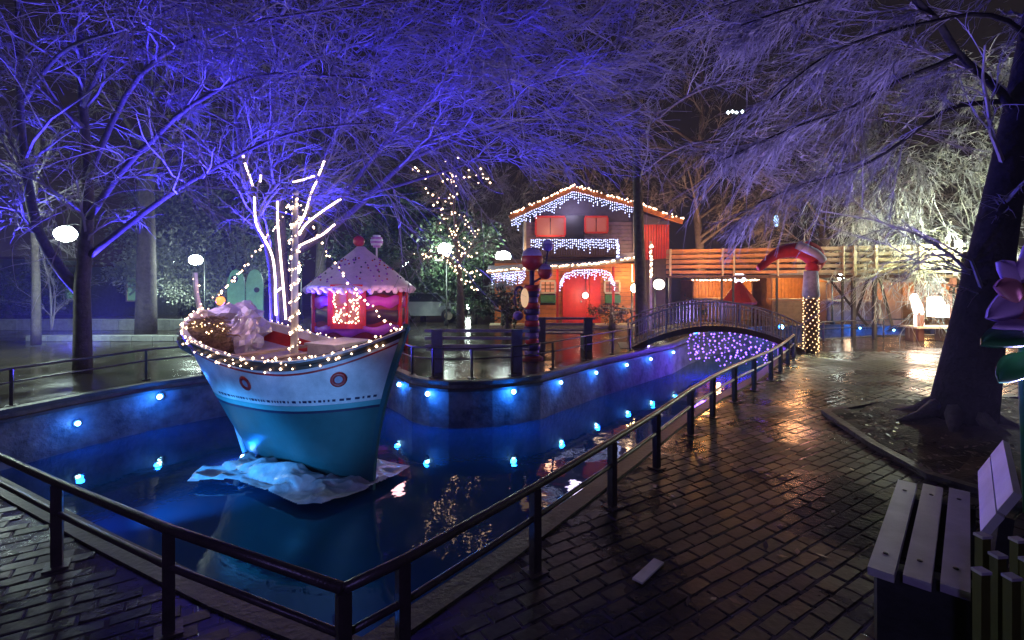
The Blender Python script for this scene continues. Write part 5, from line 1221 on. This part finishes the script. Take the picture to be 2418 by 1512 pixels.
# distant lights
c = at(1735, 266, 26); f3 = thing('floodlight', c, 'distant white floodlight cluster high above the walkway', 'floodlight')
mb = MB()
for k, dx in enumerate((-.35, -.12, .1, .4)): mb.octa(c + Vector((dx, 0, .05 * (k % 2))), .11)
part('lens', mb, emi('far_flood', (.8, .95, 1), 5), f3); mb = MB(); mb.tube([(c.x, c.y + .1, 0), (c.x, c.y + .1, c.z)], .09, 8); part('mast', mb, M_pole, f3)
c = at(1833, 522, 26); f4 = thing('hanging_light', c, 'small blue light hanging above the raised walkway', 'hanging light')
mb = MB(); mb.ball(c, .16, 10, 8, (.8, .8, 2.0)); part('lens', mb, emi('far_blue', (.35, .6, 1), 3.5), f4, True); mb = MB(); mb.tube([(c.x, c.y + .1, 0), (c.x, c.y + .1, c.z)], .06, 8); part('mast', mb, M_pole, f4)

# ------------------------------------------------------------------ left background
def wall_building(x, y, w, h, label, m_, wins, glow, name='building'):
    t = thing(name, (x, y, 0), label, 'building'); mb = MB(); mb.box((x, y + 2, h / 2), (w, 4, h)); part('wall', mb, m_, t)
    mb = MB(); mb.box((x, y + 2, h + .06), (w + .4, 4.4, .12)); part('roof', mb, M_woodd, t)
    for (wx, wz, ww, wh) in wins:
        mb = MB()
        for s in (-1, 1): mb.box((x + wx + s * ww / 2, y - .03, wz), (.07, .07, wh + .07)); mb.box((x + wx, y - .032, wz + s * wh / 2), (ww - .07, .07, .07))
        f_ = part('window', mb, M_woodp, t)
        for s in (-1, 1):
            mb = MB(); mb.box((x + wx + s * ww / 4, y - .01, wz), (ww / 2 - .05, .03, wh - .06)); part('pane', mb, glow, f_)
    return t
G_gr = emi('glow_green', (.35, .85, .5), .22)
wall_building(-20.3, 24.5, 7, 2.4, 'low dark building with a green lit window behind the left trees', mat('plaster_dark', (.10, .11, .09), .8), [(1.6, 1.3, 1.3, 1.2), (-1.6, 1.3, 1.2, 1.0)], G_gr)
wall_building(-29, 24.5, 9, 2.8, 'dark building at the far left edge', MATS['plaster_dark'], [(2.0, 1.4, 1.2, 1.0)], mat('dark_pane', (.05, .08, .07), .1))
# two rounded green panels
for k, (px0, px1) in enumerate(((538, 578), (582, 622))):
    Y = 20.; a, b = at(px0, 0, Y).x, at(px1, 0, Y).x; zb_, zt_ = at(0, 706, Y).z, at(0, 636, Y).z; cx_ = (a + b) / 2; poly = [(a, Y, 0), (b, Y, 0), (b, Y, zt_ * .7)] + [(cx_ + (b - a) / 2 * math.cos(i * math.pi / 8), Y, zt_ * .7 + zt_ * .3 * math.sin(i * math.pi / 8)) for i in range(1, 8)] + [(a, Y, zt_ * .7)]
    t = thing('cutout_panel', (cx_, Y, 0), ('left' if k == 0 else 'right') + ' of two rounded pale green panels behind the boat', 'panel', 'rounded green panels'); mb = MB(); mb.plate(poly, .08); part('board', mb, mat('panel_green', (.22, .5, .3), .5, .15), t)
    mb = MB(); mb.tube([(cx_ + (.1 if k else -.05), Y - .06, zt_ * (.62 if k else .82)), (cx_ + (.1 if k else -.05), Y - .03, zt_ * (.62 if k else .82))], .11 if k else .15, 12); part('hole_disc', mb, M_dark, t)  # black disc added in place of the dark hole in the panel
pl_ = Vector((at(580, 0, 20).x, 18.6, 2.5)); 
# low walls / kerbs and benches in the left square
for (px0, px1, py, Y, hh, lab) in ((-120, 480, 770, 17.5, .38, 'low pale wall crossing the square behind the left trees'), (60, 460, 800, 14.5, .16, 'pale kerb line in front of the low wall at left')):
    a, b = at(px0, py, Y), at(px1, py, Y); t = thing('low_wall', (a.x, Y, 0), lab, 'low wall'); 
    nseg = int((b.x - a.x) / .6)
    for k in range(nseg):
        mb = MB(); w_ = (b.x - a.x) / nseg; mb.box((a.x + w_ * (k + .5), Y + .12, hh / 2), (w_ - .015, .24, hh + rnd.uniform(-.01, .01))); part('block', mb, mat('wall_pale', (.36, .38, .36), .6, .3), t)
# dark parked car behind island
cc = Vector((at(1012, 0, 21).x, 21, 0)); car = thing('parked_car', cc, 'grey parked car half hidden between the candy hut and the fairy-light tree', 'car')
M_car = mat('car_paint', (.30, .33, .34), .25, .1, coat=.4)
prof = [(-1.5, .3), (1.5, .3), (1.5, .7), (1.25, .82), (.95, .85), (.55, 1.25), (-.55, 1.3), (-1.15, .88), (-1.5, .8)]
mb = MB(); mb.plate([(cc.x + a, cc.y, b) for a, b in prof], 1.4); part('body', mb, M_car, car)
mb = MB(); mb.plate([(cc.x + a, cc.y - .005, b) for a, b in ((-.95, .88), (.8, .88), (.48, 1.2), (-.5, 1.24))], 1.42); part('side_window', mb, mat('car_glass', (.02, .03, .03), .08), car)
for dx in (-.95, .95):
    mb = MB(); mb.tube([(cc.x + dx, cc.y - .72, .3), (cc.x + dx, cc.y + .72, .3)], .3, 16); w_ = part('wheel', mb, M_dark, car, True); mb = MB(); mb.tube([(cc.x + dx, cc.y - .74, .3), (cc.x + dx, cc.y - .72, .3)], .17, 12); part('hub', mb, M_woodp, w_)
def backlight(p, aim, col, pw, label): return flood(p, aim, col, pw, 120, label, .3)  # hidden floods added to brighten the background trees
BLS = [((9.5, 23.2, .3), (10.5, 27, 9), (1, .50, .24), 2600, 'added amber floodlight lighting the bare trees behind the market stalls'),
       ((17.5, 21.5, .3), (17, 25, 8), (1, .72, .5), 1500, 'added pale floodlight lighting the trees behind the right stalls'),
       ((-6.5, 19.5, .3), (-7.5, 23, 5), (.8, 1, .8), 420, 'added green floodlight under the evergreens behind the candy hut'),
       ((-14.5, 19.8, .3), (-13.5, 23, 5), (.8, 1, .88), 420, 'added green floodlight under the pale evergreen at left'),
       ((5.5, 24.5, .3), (4, 28, 8), (.9, .55, .5), 1300, 'added dim pink floodlight behind the wooden house')]
# night mist
mb = MB(); mb.box((0, 35, 6.6), (130, 90, 17)); hz_ = part('haze', mb, (lambda: None)() or bpy.data.materials.new('haze'), None); hz_['kind'] = 'stuff'
hm = hz_.data.materials[0]; hm.use_nodes = True; hN = hm.node_tree.nodes; hN.remove(hN['Principled BSDF']); pv = hN.new('ShaderNodeVolumePrincipled'); pv.inputs['Density'].default_value = .0012; pv.inputs['Color'].default_value = (.9, .9, .92, 1); pv.inputs['Anisotropy'].default_value = .3
hm.node_tree.links.new(pv.outputs[0], hN['Material Output'].inputs['Volume'])

# leaf litter
q = np.random.default_rng(5); Vs = []
for k in range(2600):
    if k < 2250:
        x, y, z = 3.95 + q.random() * 5.5, 3.3 + q.random() * 4.2, .065
        if not inpoly(x, y, kerb_poly): continue
    else:
        x, y, z = q.uniform(.8, 6.5), q.uniform(2.5, 9), .006
        if inpoly(x, y, pool) or pool_near(x, y) or inpoly(x, y, kerb_poly): continue
    a = q.random() * 6.28; l = q.uniform(.02, .05); d = np.array([math.cos(a), math.sin(a), q.uniform(-.1, .5)]) * l; s_ = np.array([-math.sin(a), math.cos(a), q.uniform(-.3, .3)]) * l * .4; c_ = np.array([x, y, z + .004])
    Vs += [c_ - d, c_ + s_ - [0, 0, .0], c_ + d, c_ - s_]
o = npmesh('leaf_litter', np.array(Vs), np.arange(len(Vs)).reshape(-1, 4), mat('dead_leaf', (.20, .14, .10), .4, .6, 3), None, kind='stuff'); tag(o, 'fallen brown leaves scattered on the planting bed and wet paving', 'leaf litter')
# ------------------------------------------------------------------ colour floods
def flood(p, aim, col, pw, spot, label, size=.15, blend=.7, name='floodlight', low=False):
    p = Vector(p); t = thing(name, p, label, 'floodlight'); a = (Vector(aim) - p).normalized()
    mb = MB(); mb.beam(p - a * .16, p - a * .05, .22, .16); part('housing', mb, M_dark, t); mb = MB(); mb.beam(p - a * .05, p - a * .045, .18, .12); part('lens', mb, emi('lens_%.1f_%.1f_%.1f' % tuple(col), col, 1.0), t)
    mb = MB(); mb.tube([p - a * .1, Vector(((p - a * .1).x, (p - a * .1).y, WZ if low else 0))], .02, 6); part('bracket', mb, M_dark, t)
    lamp('SPOT', p + a * .03, col, pw, size, t, spot, aim, blend); return t
for a_ in BLS: backlight(*a_)
BL = (.052, .038, 1); PU = (.24, .15, 1)
flood((-9.35, 10.6, .15), (-7.2, 7.2, 6.5), BL, 11000, 116, 'blue floodlight at the foot of the forked tree')
flood((-5.9, 11.0, .15), (-1.9, 7.9, 7), BL, 13000, 112, 'blue floodlight behind the boat under the rope-lit tree')
flood((-1.5, -3.0, 3.6), (-1.5, 8, 5.0), (.34, .25, 1), 230, 125, 'added violet floodlight on a pole behind the camera', .2)  # unseen flood put here to light bench, boat and twigs from behind
flood((4.2, 15.4, .15), (3.4, 11.2, 7), (.36, .27, 1), 4200, 130, 'violet floodlight at the foot of the slim tree')
flood((5.05, 3.9, .2), (1.2, 6.4, 5.0), (.42, .34, 1), 1900, 86, 'violet floodlight in the bed of the leaning tree')
flood((4.0, 2.7, .3), (4.1, 3.9, 1.7), (.5, .42, 1), 26, 44, 'small added violet floodlight aimed at the flower sculpture')  # added out of view to brighten the petals
def pool_flood(p, aim, col, pw, spot, label):
    t = flood(p, aim, col, pw, spot, label, .06, low=True); return t
pool_flood((-2.15, 3.5, -.42), (-2.9, 6.2, .35), (.14, .40, 1), 170, 60, 'blue floodlight in the water aimed at the boat side')
pool_flood((-4.4, 4.75, -.42), (-3.5, 6.9, -.55), (.04, .36, 1), 330, 66, 'blue floodlight in the water aimed at the boat stern')
